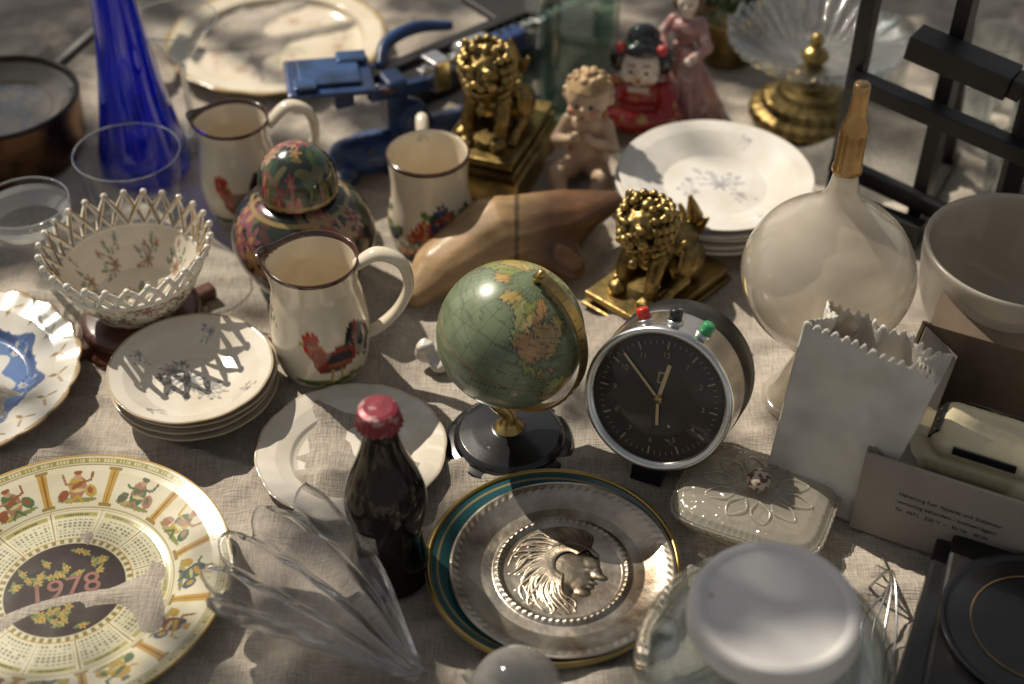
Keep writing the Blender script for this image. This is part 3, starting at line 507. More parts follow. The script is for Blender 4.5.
def pglobe(X,Y,Z,T,Rr,I):
    lat=np.degrees(np.arcsin(np.clip(Z/gr,-1,1))); lon=(np.degrees(T)+180)%360-180
    U=lon+2*np.sin(lat*.9)+1.2*np.sin(lon*.7+lat*1.3)+.8*np.sin(lon*2.1-lat*1.7); V=lat+1.5*np.sin(lon*.8)+.9*np.sin(lon*1.9+lat)
    c=Cv(U,V,(.175,.22,.125)); c.put((np.sin(lon*.11+1)+np.sin(lat*.13+lon*.05))>.7,(.21,.255,.145),.7)
    land=Cv(U,V,(0,0,0)); 
    for P in CON: land.poly(P,(1,1,1))
    lm=land.C[:,0]>.5; g2=lm.reshape(GK,GS); dl=g2.copy()
    for s_ in (1,2): dl|=np.roll(g2,s_,0)|np.roll(g2,-s_,0)|np.roll(g2,s_,1)|np.roll(g2,-s_,1)
    c.put(dl.ravel()&~lm,(.05,.08,.06))
    seeds=np.random.RandomState(8); sx=seeds.uniform(-180,180,90); sy=seeds.uniform(-55,75,90); pal=np.array([(.48,.35,.11),(.44,.24,.09),(.26,.28,.08),(.50,.41,.17),(.46,.30,.10),(.34,.34,.14)])
    LU,LV=U[lm],V[lm]; D2=(LU[:,None]-sx)**2+(LV[:,None]-sy)**2; idx=D2.argmin(1); ds_=np.sqrt(np.partition(D2,1,axis=1)[:,:2])
    cl=pal[idx%6]; cl[(ds_[:,1]-ds_[:,0])<1.1]=(.12,.08,.05); c.C[lm]=cl
    rs=np.random.RandomState(3)
    for k in range(210):
        x0=rs.uniform(-180,180); y0=rs.uniform(-60,75); ln=rs.uniform(3,12); c.put((abs(lat-y0)<.65)&(lon>x0)&(lon<x0+ln)&((lon*1.1)%1<.6),(.05,.05,.035),.85)
    for k in range(9):
        x0=rs.uniform(-180,180); y0=rs.uniform(-50,50); c.put((abs(lat-y0-.25*(lon-x0))<1.2)&(lon>x0)&(lon<x0+26)&((lon*.28)%1<.5),(.06,.07,.05),.85)
    cw=np.cos(np.radians(lat)); g=((np.minimum(lon%15,15-lon%15)*cw<.32)|(np.minimum(lat%15,15-lat%15)<.32)); c.put(g,(.06,.085,.06),.6); c.put(abs(lat)<.6,(.28,.10,.06),.8)
    for k in range(5):
        a0=rs.uniform(0,6); c.put(np.abs(lat-30*np.sin(np.radians(lon)+a0))<.3,(.07,.07,.05),.6)
    return c.C
m_globe=M("globe_print",CREAM,.30,attr=True,var=.35,vs=35,coat=.3)
gl=lathe("globe_sphere",[(gr*math.sin(a),gr*math.cos(a)) for a in np.linspace(0,pi,GK)],e,m_globe,seg=GS,paint=pglobe)
Zv=ax; front=Vector((.02,-.95,.3)); Fv=(front-Zv*front.dot(Zv)).normalized(); lo=math.radians(-112)
Yv=Zv.cross(Fv); Rm=Matrix((Fv,Yv,Zv)).transposed().to_4x4()@Matrix.Rotation(-lo,4,'Z'); gl.matrix_basis=Matrix.Translation(gc)@Rm
V=[];ra=.0625; K=48; Bn=ax.cross(D_)
for i in range(K+1):
    a=-.06+(pi+.12)*i/K; d=ax*math.cos(a)+D_*math.sin(a)
    for rr_,s_ in ((ra,-1),(ra+.0018,-1),(ra+.0018,1),(ra,1)): V.append(gc+d*rr_+Bn*.0052*s_)
F=[(i*4+j,i*4+(j+1)%4,(i+1)*4+(j+1)%4,(i+1)*4+j) for i in range(K) for j in range(4)]+[(0,1,2,3),(K*4+3,K*4+2,K*4+1,K*4)]
mk("meridian",V,F,m_brass,e,smooth=False)
for i in range(1,24):
    a=pi*i/24; d=ax*math.cos(a)+D_*math.sin(a); p=gc+d*(ra+.0020); bar("meridian_mark_%d"%i,p-Bn*.004,p-Bn*(.0005 if i%3 else -.003),.0004,.0004,e,m_black,bev=0)
for s_ in (1,-1): tube("pin_%d"%(s_+1),[gc+ax*s_*.055,gc+ax*s_*.068],[.0035,.0025],e,m_brass)
bot=gc-ax*.0635; tube("stem",[(0,0,.020),(0,0,.026),(-.001,0,.034),(bot.x*.5,bot.y*.5,.044),(bot.x,bot.y,bot.z+.001)],[.013,.0075,.0048,.006,.0048],e,m_brass,seg=20,n=24)
# ---------------------------------------------------------------- alarm clock
nrm=Vector((-.36,-.86,.36)).normalized(); fcn=Vector((.110,-.160,.0815))
e=root("alarm_clock",fcn,sc=1.045); e.rotation_euler=nrm.to_track_quat('Z','Y').to_euler()
q=nrm.to_track_quat('Z','Y').inverted(); upv=q@Vector((0,0,1)); aup=math.atan2(upv.y,upv.x)
Rc=.0555
m_dial=M("dial_black",(.022,.015,.010),.35,var=.3)
lathe("case_front",[(.0485,-.003),(.0490,.0005),(.0530,.0032),(.0553,.001),(Rc,-.003),(Rc,-.040)],e,m_steel,seg=96)
lathe("case_back",[(Rc,-.040),(Rc+.0008,-.041),(Rc+.0008,-.070),(.052,-.076),(0,-.077)],e,m_blackm,seg=96)
lathe("dial",[(0,-.0035),(.0490,-.0035)],e,m_dial,seg=64,n=10)
m_tick=M("cream_print",(.36,.30,.21),.5,var=.15); m_hand=M("pale_gold_hand",(.66,.52,.30),.35,metal=.3)
def T2(a): return aup-a
for k in range(60):
    a=T2(k*2*pi/60); big=k%5==0; l=.006 if big else .0028; r0=.0445
    box("tick_%d"%k,(l,.0013 if big else .0005,.0004),((r0-l/2)*math.cos(a),(r0-l/2)*math.sin(a),-.0028),e,m_tick,(0,0,a),0)
for k in range(1,13):
    fc=bpy.data.curves.new("n%d"%k,'FONT'); fc.body=str(k); fc.size=.0060; fc.align_x='CENTER'; fc.align_y='CENTER'; fc.materials.append(m_tick)
    o=bpy.data.objects.new("numeral_%d"%k,fc); S.collection.objects.link(o); o.parent=e; a=T2(k*pi/6); o.location=(.0335*math.cos(a),.0335*math.sin(a),-.0026); o.rotation_euler=(0,0,aup-pi/2)
def hand(nm,a,l,wd,mat,z):
    a=T2(math.radians(a)); box(nm,(l,wd,.0005),(.42*l*math.cos(a),.42*l*math.sin(a),z),e,mat,(0,0,a),0)
hand("minute_hand",-48,.045,.0018,m_hand,-.0015); hand("hour_hand",8,.030,.0030,m_hand,-.0019); hand("alarm_hand",172,.022,.0022,m_hand,-.0011)
box("dial_emblem",(.007,.009,.0004),(.016*math.cos(aup),.016*math.sin(aup),-.0029),e,m_tick,(0,0,aup-pi/2),0); box("dial_emblem_inner",(.004,.006,.0004),(.016*math.cos(aup),.016*math.sin(aup),-.0026),e,m_dial,(0,0,aup-pi/2),0)
lathe("hub",[(0,.001),(.003,.0008),(.0035,-.003)],e,m_brass,seg=20)
lathe("dial_glass",[(0,.0025),(.03,.0018),(.0490,-.0005)],e,thin_glass("clock_lens",(.95,.93,.90),base=.03,powr=4),seg=64,n=14)
for nm,da,mt in (("red_button",.42,m_red),("black_button",.02,m_black),("green_button",-.38,m_green)):
    a=aup+da; d=Vector((math.cos(a),math.sin(a),0)); p=d*Rc+Vector((0,0,-.014)); tube(nm+"_collar",[p-d*.001,p+d*.002],.0062,e,m_steel,seg=20); tube(nm,[p,p+d*.0095,p+d*.0105],[.0048,.0048,.0040],e,mt,seg=20)
dn=(q@Vector((0,0,-1))); dn=Vector((dn.x,dn.y,0)).normalized(); dz=Vector((0,0,1)); side=dn.cross(dz)
V=[]
for sx in (-.012,.012):
    for dd,zz in ((.046,-.012),(.074,-.014),(.058,-.060),(.046,-.060)): V.append(dn*dd+dz*zz+side*sx)
mk("foot",V,[(0,1,2,3),(7,6,5,4),(0,4,5,1),(1,5,6,2),(2,6,7,3),(3,7,4,0)],m_black,e,smooth=False)
# ---------------------------------------------------------------- guardian lions
def lion(name,loc,rz,H,two=1):
    e=root(name,loc,rz)
    L_=[(0,.20,.36,.19,.24,.21),(0,-.03,.50,.17,.17,.23),(0,.08,.46,.16,.2,.17),(0,-.10,.60,.15,.14,.14)]
    for s in (-1,1):
        L_+=[(s*.16,.20,.29,.11,.18,.16)]+cap((s*.20,.10,.2),(s*.20,-.06,.165),.06,.05)+[(s*.20,-.10,.155,.055,.075,.04)]
        L_+=cap((s*.12,-.12,.48),(s*.14,-.20,.33),.075,.055)+cap((s*.14,-.20,.33),(s*.13,-.22,.17),.055,.048)
        for t_ in (-.035,0,.035): L_+=[(s*.13+t_,-.285,.15,.022,.04,.03),(s*.2+t_,-.16,.145,.02,.035,.026)]
        L_+=[(s*.13,-.25,.155,.06,.06,.045)]
        L_+=[(s*.075,-.315,.825,.05,.03,.028),(s*.17,-.13,.90,.05,.03,.07),(s*.062,-.335,.785,.030,.028,.028),(s*.10,-.30,.70,.045,.05,.045),(s*.045,-.385,.715,.04,.03,.028)]
        L_+=cap((s*.10,.02,.42),(s*.17,.13,.52),.04,.02)
        for k in range(3): L_+=cap((s*(.165+.01*k),.10+.07*k,.44-.02*k),(s*(.20+.01*k),.02+.07*k,.34-.02*k),.022,.012,5)
    L_+=[(0,-.17,.77,.165,.16,.14),(0,-.28,.725,.11,.10,.06),(0,-.27,.625,.085,.09,.028),(0,-.395,.75,.04,.03,.03),(0,-.14,.92,.05,.06,.04)]
    for r_,zz,kk,q_ in ((.185,.66,15,.036),(.205,.735,17,.036),(.205,.81,16,.036),(.175,.885,13,.034),(.11,.94,8,.034),(.165,.58,13,.034)):
        for k in range(kk):
            a=-.70+ (pi+1.4)*k/(kk-1)+.1*(zz*100%2); x=r_*math.cos(a); y=-.13+r_*.95*math.sin(a); L_+=[(x,y,zz,q_,q_,q_)]
    for k in range(7): a=pi+(k/6)*pi; L_+=[(.16*math.cos(a),-.10+.15*math.sin(a),.50,.024,.024,.024)]
    L_+=[(0,-.27,.455,.042,.042,.042)]
    L_+=cap((0,.42,.25),(0,.46,.5),.05,.06)+cap((0,.46,.5),(0,.38,.72),.07,.02)+cap((.04,.45,.4),(.13,.44,.55),.05,.02)+cap((-.04,.45,.4),(-.13,.44,.55),.05,.02)
    L_+=[(two*.13,-.27,.17,.075,.075,.07)]
    for k in range(8): L_+=[(0,.02+.052*k,.665-.034*k,.026,.022,.036)]
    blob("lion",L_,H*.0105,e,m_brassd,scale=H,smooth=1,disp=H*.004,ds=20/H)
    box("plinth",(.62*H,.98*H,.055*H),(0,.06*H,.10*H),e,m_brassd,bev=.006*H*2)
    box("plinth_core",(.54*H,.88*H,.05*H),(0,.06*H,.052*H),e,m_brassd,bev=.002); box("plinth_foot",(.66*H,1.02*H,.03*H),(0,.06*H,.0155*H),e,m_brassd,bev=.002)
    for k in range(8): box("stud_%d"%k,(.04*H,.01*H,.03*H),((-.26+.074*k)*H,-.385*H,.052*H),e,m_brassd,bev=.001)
    return e
l1=lion("brass_guardian_lion",(-.018,.264,.035),-.35,.126)
box("pedestal",(.092,.128,.030),(0,.007,-.0195),l1,m_brassd,bev=.003); box("pedestal_step",(.084,.119,.008),(0,.007,-.001),l1,m_brassd,bev=.002)
lion("brass_guardian_lion.001",(.128,.065,0),-.75,.120,two=-1)
# ---------------------------------------------------------------- wooden clog-like piece
e=root("carved_wooden_clog",(0,0,0))
def cfw(p):
    k=min(1,max(0,(p.x-.005)/.03)); n_=.85+.3*noise.noise(Vector(p)*30); n_*=.9+.2*noise.noise(Vector((p.x*20,p.y*160,p.z*160))); a=(.48,.31,.155); b_=(.17,.08,.035)
    ln=1 if abs(p.x-.004)>.0018 else .35
    return tuple((a[i]*(1-k)+b_[i]*k)*n_*ln for i in range(3))
els=[]
def flat(a,b,r0,r1,fz,k=14):
    for t_ in np.linspace(0,1,k):
        r=r0+(r1-r0)*t_; els.append(tuple(a[i]+(b[i]-a[i])*t_ for i in range(3))+(r,r,r*fz))
flat((-.086,.050,.014),(-.064,.078,.022),.014,.028,.85); flat((-.064,.078,.022),(-.015,.115,.034),.028,.038,.9); flat((-.015,.115,.034),(.045,.135,.034),.038,.033,.85); flat((.045,.135,.036),(.092,.148,.046),.033,.013,.75)
flat((.03,.115,.024),(.055,.086,.014),.030,.013,.8)
m_=M("polished_leather_wood",(.3,.2,.1),.42,attr=True,var=.25,vs=40,coat=.12,bump=.2,bs=120)
blob("body",els,.0022,e,m_,smooth=6,cf=cfw)
# ---------------------------------------------------------------- dolls
SK=(.62,.44,.30)
e=root("cherub_doll",(.074,.250,0),-.25,sc=.88)
E_=[(0,0,.045,.024,.021,.032),(0,0,.075,.02,.016,.016)]+cap((0,0,.082),(0,-.002,.094),.010,.010,3)+[(0,-.004,.114,.0255,.0255,.026),(.0,-.012,.105,.019,.017,.014)]
for s in (-1,1):
    E_+=cap((s*.016,-.008,.022),(s*.026,-.034,.028),.014,.012)+cap((s*.026,-.034,.028),(s*.018,-.050,.010),.012,.008)+[(s*.018,-.056,.008,.008,.012,.007)]
    E_+=cap((s*.022,0,.078),(s*.032,-.014,.058),.008,.0075)+cap((s*.032,-.014,.058),(s*.010,-.030,.072),.0075,.0055)+[(s*.007,-.032,.077,.006,.005,.007)]
    E_+=[(s*.0255,0,.110,.004,.006,.007),(s*.012,-.022,.104,.008,.007,.007)]
E_+=[(0,-.030,.110,.0035,.004,.0035),(0,-.025,.100,.006,.005,.004),(0,.012,.024,.026,.022,.022)]
def cfc(p):
    n_=.85+.3*noise.noise(Vector(p)*60)
    if p.z>.124 or (p.y>.004 and p.z>.100): return (.44*n_,.29*n_,.14*n_)
    if abs(p.z-.104)<.006 and p.y<-.012 and .008<abs(p.x)<.018: return (.60*n_,.30*n_,.20*n_)
    return (SK[0]*n_,SK[1]*n_,SK[2]*n_)
hr=[((.0245*math.cos(a)*math.sin(b_)),.001+.0245*math.sin(a)*math.sin(b_),.118+.022*math.cos(b_),.005,.005,.0042) for b_,kk in ((.2,3),(.6,8),(1.0,12),(1.5,14)) for a in [2*pi*i/kk+b_ for i in range(kk)] if not (b_>.9 and math.sin(a)<-.25)]
blob("figure",E_+hr,.0014,e,m_matpaint,smooth=3,cf=cfc)
m_eye=M("eye_paint",(.03,.03,.05),.2); m_lip=M("lip_paint",(.40,.06,.05),.3)
for s in (-1,1): ball("eye_%d"%s,(s*.0085,-.0278,.113),.0026,e,m_eye)
ball("mouth",(0,-.0295,.1005),.0026,e,m_lip,(1,1,.5))
e=root("geisha_figurine",(.133,.345,0),-.2)
blk=M("black_hair_glaze",(.012,.010,.012),.15,coat=.6); redk=M("red_kimono_glaze",(.32,.015,.015),.2,var=.2,coat=.4,spots=(90,.60,(.40,.26,.08))); fac=M("white_face_glaze",(.70,.58,.48),.2,coat=.4,var=.05)
blob("kimono",[(0,.0,.022,.038,.032,.024),(0,0,.045,.028,.022,.022)]+cap((-.026,-.004,.052),(-.034,-.02,.028),.012,.014)+cap((.026,-.004,.052),(.034,-.02,.028),.012,.014)+cap((-.034,-.02,.028),(-.004,-.032,.03),.012,.009)+cap((.034,-.02,.028),(.004,-.032,.03),.012,.009),.0016,e,redk)
blob("face",[(0,-.006,.080,.021,.019,.023),(0,-.0255,.079,.0028,.003,.004),(0,-.004,.058,.009,.009,.014),(-.012,-.016,.073,.008,.007,.008),(.012,-.016,.073,.008,.007,.008)],.0012,e,fac)
blob("hair",[(0,.006,.086,.026,.022,.024),(0,.008,.106,.018,.016,.014),(-.024,.0,.084,.010,.012,.016),(.024,.0,.084,.010,.012,.016),(0,-.012,.100,.018,.010,.008)],.0013,e,blk)
hf=M("hair_flower",(.50,.05,.05),.4)
for s in (-1,1): ball("eye_%d"%s,(s*.008,-.0240,.081),.0024,e,m_eye,(1,1,.5)); ball("hair_flower_%d"%s,(s*.021,-.010,.101),.0058,e,hf); tube("brow_%d"%s,[(s*.004,-.0245,.0885),(s*.012,-.0225,.089)],.0008,e,blk)
ball("mouth",(0,-.0245,.0715),.0024,e,m_lip,(1,1,.6))
box("collar",(.022,.006,.004),(0,-.018,.058),e,fac,(.5,0,0),.001)
e=root("porcelain_lady_figurine",(.180,.375,0),-.3)
pk=M("pink_dress_glaze",(.50,.25,.23),.2,var=.3,vs=50,coat=.5,spots=(60,.62,(.62,.48,.42)))
lathe("skirt",[(0,.085),(.012,.085),(.014,.078),(.022,.060),(.032,.035),(.040,.012),(.043,.002),(.041,0),(0,.001)],e,pk,seg=160,curve=60,fun=lambda R,T,Z:(R*(1+.10*np.clip((.075-Z)/.07,0,1)*np.cos(11*T)+.04*np.cos(23*T)*np.clip((.075-Z)/.07,0,1)),Z))
blob("bodice",[(0,0,.098,.013,.011,.016),(0,-.004,.106,.015,.011,.010)]+cap((.014,0,.110),(.024,-.008,.088),.007,.006)+cap((.024,-.008,.088),(.012,-.026,.082),.007,.005)+cap((-.014,0,.110),(-.026,-.004,.092),.007,.006)+cap((-.026,-.004,.092),(-.018,-.024,.088),.007,.005),.0013,e,pk)
blob("head",cap((0,0,.112),(0,0,.124),.006,.006,3)+[(0,-.003,.134,.0115,.012,.014),(0,-.0155,.132,.002,.0025,.0025),(-.012,-.028,.082,.005,.005,.005),(.010,-.028,.080,.005,.005,.005)],.0010,e,fac)
blob("hair_bonnet",[(0,.004,.139,.014,.013,.013),(0,.010,.150,.009,.009,.008),(-.012,.002,.130,.005,.006,.009),(.012,.002,.130,.005,.006,.009)],.0012,e,M("brown_hair_glaze",(.16,.08,.04),.2))
rm=M("rose_glaze",(.55,.35,.30),.3)
for s in (-1,1): ball("eye_%d"%s,(s*.0045,-.0142,.1355),.0013,e,m_eye)
for k in range(9): a=k*2*pi/9; ball("skirt_rose_%d"%k,(.042*math.cos(a),.042*math.sin(a),.010),.0055,e,rm)
# ---------------------------------------------------------------- blue vase, glasses
e=root("cobalt_glass_vase",(-.372,.268,0))
lathe("vase",[(.0225,.330),(.0240,.331),(.0245,.328),(.0215,.29),(.0200,.24),(.0215,.19),(.027,.13),(.036,.07),(.044,.03),(.046,.012),(.043,.003),(.036,0),(0,.002)],e,g_blue,seg=96,curve=90)
lathe("inner_wall",[(0,.016),(.034,.018),(.034,.06),(.022,.14),(.018,.2),(.018,.26),(.022,.33)],e,g_blue,seg=96,curve=60)
m_rimg=thin_glass("glass_rim",(.9,.92,.92),base=.30,powr=2)
def stem(name,loc,bowl,z0,foot,mat=g_clear):
    e=root(name,loc); k=bowl
    lathe("bowl",k,e,mat,seg=80,curve=60); tube("rim",[(k[-1][0]*math.cos(a),k[-1][0]*math.sin(a),k[-1][1]) for a in a_],.0009,e,m_rimg,seg=6,closed=True)
    if foot: lathe("stem_foot",[(0,z0+.004),(.004,z0),(.0032,z0-.01),(.003,.012),(.006,.006),(foot*.7,.003),(foot,.0015),(foot,0),(0,0)],e,g_crystal,seg=48)
    return e
stem("martini_glass",(-.335,.330,0),[(0,.085),(.003,.086),(.02,.108),(.042,.137)],.085,.034)
stem("glass_tumbler",(-.352,.150,0),[(0,.004),(.028,.005),(.038,.02),(.043,.06),(.048,.100)],0,0)
lathe("base",[(0,.006),(.026,.006),(.028,.003),(.026,0),(0,0)],bpy.data.objects["glass_tumbler"],g_crystal)
stem("etched_coupe_glass",(-.425,.070,0),[(0,.068),(.012,.069),(.028,.075),(.037,.086),(.0385,.100)],.068,.032)
gm=thin_glass("etched",(.9,.9,.9),milk=.35,rough=.2); lathe("etching",[(.0290,.0760),(.0375,.087),(.0388,.093)],bpy.data.objects["etched_coupe_glass"],gm,n=10)
# ---------------------------------------------------------------- pan, tray
e=root("copper_pan",(-.520,.300,0))
m_pan=M("worn_copper",(.25,.14,.075),.34,metal=1,var=.5,vs=25,bump=.2,bs=60); m_rimd=M("dark_iron",(.03,.028,.026),.4,metal=.6)
lathe("pan",[(0,.012),(.070,.012),(.076,.02),(.0775,.065),(.081,.066),(.0815,.064),(.080,.02),(.074,.002),(.07,0),(0,0)],e,m_pan,seg=110,n=60)
tube("rim",[(.0795*math.cos(a),.0795*math.sin(a),.066) for a in a_],.0028,e,m_rimd,closed=True)
tube("handle",[(.04,.070,.060),(.075,.13,.072),(.10,.20,.078),(.11,.26,.078)],[.006,.005,.007,.009],e,m_rimd,n=24,flat=(1.6,.7))
def pp_(X,Y,Z,T,Rr,I):
    c=Cv(X,Y,(.24,.21,.165)); rs=np.random.RandomState(1)
    for i in range(30): a=rs.uniform(0,6.3); q=rs.uniform(0,.05); c.sprig(q*math.cos(a),q*math.sin(a),.016,rs.uniform(0,6),(.13,.15,.22),(.12,.13,.12),.8)
    c.put((Rr>.052)&(Rr<.054),(.15,.11,.06)); return c.C
lathe("enamel_inset",[(0,.050),(.060,.051),(.070,.056),(.0765,.062)],e,m_painted,seg=180,n=70,paint=pp_)
e=root("floral_serving_tray",(-.270,.515,0))
def ptr(X,Y,Z,T,Rr,I):
    c=Cv(X,Y,(.70,.62,.48)); rs=np.random.RandomState(6)
    for i in range(9):
        a=i*2*pi/9; c.flower(.07*math.cos(a),.06*math.sin(a),.011,(.55,.34,.26),(.5,.3,.15),6,i,.6); c.sprig(.08*math.cos(a+.3),.06*math.sin(a+.3),.018,a+2,(.55,.36,.28),(.40,.38,.25),.6)
    c.sprig(0,-.01,.035,.5,(.5,.32,.26),(.38,.36,.24),.6,7)
    c.put(Rr>.121,(.38,.26,.11)); c.put(abs(Rr-.098)<.0008,(.45,.33,.14)); return c.C
plate("tray",plate_prof(.126,.016,.095),e,ptr,seg=300,fun=lambda R,T,Z:(R*(1+.02*np.clip(R/.126-.8,0,1)*5*np.cos(16*T)*.5),Z))
# ---------------------------------------------------------------- blue scale
e=root("cast_iron_balance_scale",(-.10,.355,0),.45)
blob("body",[(-.07,-.055,.018,.050,.030,.020),(0,-.055,.022,.06,.026,.020),(.075,-.05,.018,.045,.030,.020),(-.03,-.055,.045,.022,.022,.025),(.05,-.05,.04,.02,.02,.022)]+cap((-.1,-.055,.02),(.105,-.05,.02),.020,.018,20),.003,e,m_blueiron,smooth=3)
for k,x in enumerate((-.105,-.06,.06,.105)): ball("foot_%d"%k,(x,-.075,.0115),.011,e,m_blueiron)
box("column",(.022,.030,.055),(-.045,-.05,.07),e,m_blueiron,bev=.004); box("column_r",(.020,.028,.045),(.05,-.045,.062),e,m_blueiron,bev=.004)
box("weigh_platform",(.085,.070,.006),(-.105,-.035,.102),e,m_blueiron,(0,.03,-.25),.003)
mwb=M("worn_blue",(.035,.085,.21),.28,var=.45,metal=.2)
for k,(x,y,sx,sy) in enumerate([(-.105,-.035,.060,.048),(-.075,-.018,.030,.020),(-.135,-.052,.022,.018)]): box("platform_pad_%d"%k,(sx,sy,.004),(x,y,.1075+.0012*k),e,mwb,(0,.03,-.25),.002)
box("platform_neck",(.02,.02,.03),(-.095,-.04,.087),e,m_blueiron,bev=.003)
for k,y in enumerate((-.065,-.02)): bar("fork_%d"%k,(-.075,y,.090),(-.01,y+.010,.082),.010,.012,e,m_blueiron)
bar("beam",(-.09,-.045,.092),(.24,.045,.092),.014,.010,e,m_rimd); bar("steel_beam",(-.02,-.062,.100),(.25,.020,.100),.010,.004,e,m_steel)
for k in range(22): t_=k/21; box("beam_notch_%d"%k,(.0012,.011,.002),(-.01+.24*t_,-.059+.074*t_,.1058),e,m_rimd,(0,0,.3),0)
lathe("poise_weight",[(0,.02),(.012,.02),(.014,.016),(.014,-.016),(.012,-.02),(0,-.02)],e,m_steel,loc=(.045,-.045,.100),rot=(0,pi/2,.25))
box("poise_block",(.020,.026,.034),(.0,-.055,.092),e,m_steel,(0,0,.25),.003); box("blue_arm",(.05,.022,.022),(.085,-.033,.092),e,m_blueiron,(0,0,.25),.004)
box("rear_frame",(.28,.035,.03),(.12,.06,.02),e,m_rimd,(0,0,.2),.004); box("rear_platform",(.15,.09,.008),(.18,.075,.075),e,m_rimd,(0,0,.2),.003); box("rear_post",(.02,.02,.05),(.15,.06,.05),e,m_rimd,bev=.003)
tube("curved_arm",[(-.05,-.03,.095),(-.03,.0,.104),(.01,.02,.102),(.05,.02,.095)],[.006,.007,.007,.005],e,m_blueiron,n=24)
# ---------------------------------------------------------------- aqua square bottle
def sq(p): return lambda R,T,Z:(R*(1/np.maximum(1e-6,(np.abs(np.cos(T))**p+np.abs(np.sin(T))**p)**(1/p)))**np.clip((.165-Z)/.02,0,1),Z)
e=root("aqua_glass_bottle",(.062,.412,0),.25)
lathe("bottle",[(.022,.205),(.026,.205),(.027,.200),(.024,.185),(.028,.175),(.040,.160),(.0435,.150),(.0435,.012),(.040,.002),(0,.004)],e,g_aqua,seg=96,n=60,fun=sq(7))
lathe("inner",[(0,.012),(.036,.012),(.038,.02),(.038,.148),(.024,.17),(.021,.205)],e,g_aqua,seg=96,n=40,fun=sq(7))
# ---------------------------------------------------------------- cake stand
e=root("crystal_cake_stand",(.316,.372,0))
lathe("brass_base",[(0,.060),(.010,.060),(.012,.054),(.018,.050),(.012,.044),(.016,.038),(.030,.034),(.034,.028),(.046,.024),(.050,.016),(.058,.013),(.062,.005),(.060,0),(0,0)],e,m_brassd,seg=160,n=90,fun=lambda R,T,Z:(R*(1+.012*np.cos(24*T)*(Z<.030)),Z))
def fk(R,T,Z):
    k=np.clip(R/.09-.3,0,1); return R*(1+.07*k*np.abs(np.cos(9*T))),Z+.0035*k*np.cos(36*T)+.003*k*np.cos(18*T)
lathe("crystal_dish",[(0,.066),(.02,.066),(.045,.072),(.070,.088),(.088,.098),(.0905,.0975),(.089,.093),(.070,.080),(.045,.063),(.015,.059),(0,.059)],e,g_crystal,seg=288,n=60,fun=fk)
lathe("finial",[(0,.098),(.004,.097),(.008,.090),(.005,.084),(.012,.078),(.014,.070),(0,.066)],e,m_brass,seg=32,curve=30)
# ---------------------------------------------------------------- easel
e=root("tabletop_easel",(0,0,0))
A=(.316,.205);B=(.446,.112)
def ab(t,dy=0,dx=0): return (A[0]+(B[0]-A[0])*t+dx,A[1]+(B[1]-A[1])*t+dy)
ux=Vector((B[0]-A[0],B[1]-A[1],0)).normalized()
def eb(nm,t0,z0,t1,z1,w_=.014,t_=.012,d=0):
    nn=Vector((-ux.y,ux.x,0))*d; a=Vector((*ab(t0),z0))+nn; b_=Vector((*ab(t1),z1))+nn; return bar(nm,a,b_,w_,t_,e,m_blackm,bev=.0012)
eb("leg_left",0,0,.02,.34,.017,.014); eb("leg_right",1,0,1.0,.20,.017,.014); eb("mast",.50,.012,.52,.40,.022,.014,.016)
eb("crossbar_low",-.05,.050,.8,.035,.012,.016); eb("crossbar_mid",.0,.150,1.25,.130,.018,.016,-.013)
eb("clamp",.32,.205,.90,.195,.030,.022,-.014); eb("clamp_end",.90,.195,.97,.193,.022,.018,-.014)
eb("picture_ledge",.05,.020,.62,.020,.016,.022,-.02)
bar("rear_strut",(.445,.27,0),(.385,.17,.33),.012,.010,e,m_blackm); bar("foot_beam",(.365,.13,.008),(.45,.28,.008),.016,.014,e,m_blackm)
bar("side_beam",(.446,.112,.008),(.52,.24,.008),.016,.014,e,m_blackm)
# ---------------------------------------------------------------- frosted vase with gold neck
e=root("frosted_glass_carafe",(.246,-.072,0))
lathe("body",[(.0052,.250),(.0062,.252),(.0072,.245),(.0095,.225),(.015,.205),(.032,.190),(.055,.170),(.0675,.138),(.060,.105),(.038,.078),(.018,.066),(.012,.058),(.014,.048),(.028,.010),(.034,.003),(.033,0),(0,.003)],e,g_frost,seg=110,curve=120)
lathe("gold_neck",[(0,.303),(.0050,.303),(.0060,.301),(.0062,.285),(.0070,.276),(.0098,.268),(.0102,.262),(.0102,.236),(.0112,.233),(.0112,.230),(.0090,.230)],e,M("gold_neck",(.60,.38,.17),.25,metal=1,var=.15,vs=60),seg=48)
# ---------------------------------------------------------------- frosted shade right
e=root("frosted_glass_lampshade",(.418,-.016,0))
lathe("shade",[(0,.012),(.03,.012),(.050,.03),(.066,.06),(.072,.092),(.074,.112),(.077,.116),(.0795,.112),(.078,.092),(.072,.058),(.056,.026),(.036,.004),(.03,0),(0,.002)],e,thin_glass("frosted_shade",(.9,.86,.78),milk=.82,milkcol=(.58,.53,.45),rough=.25,base=.05,powr=3),seg=110,curve=90)
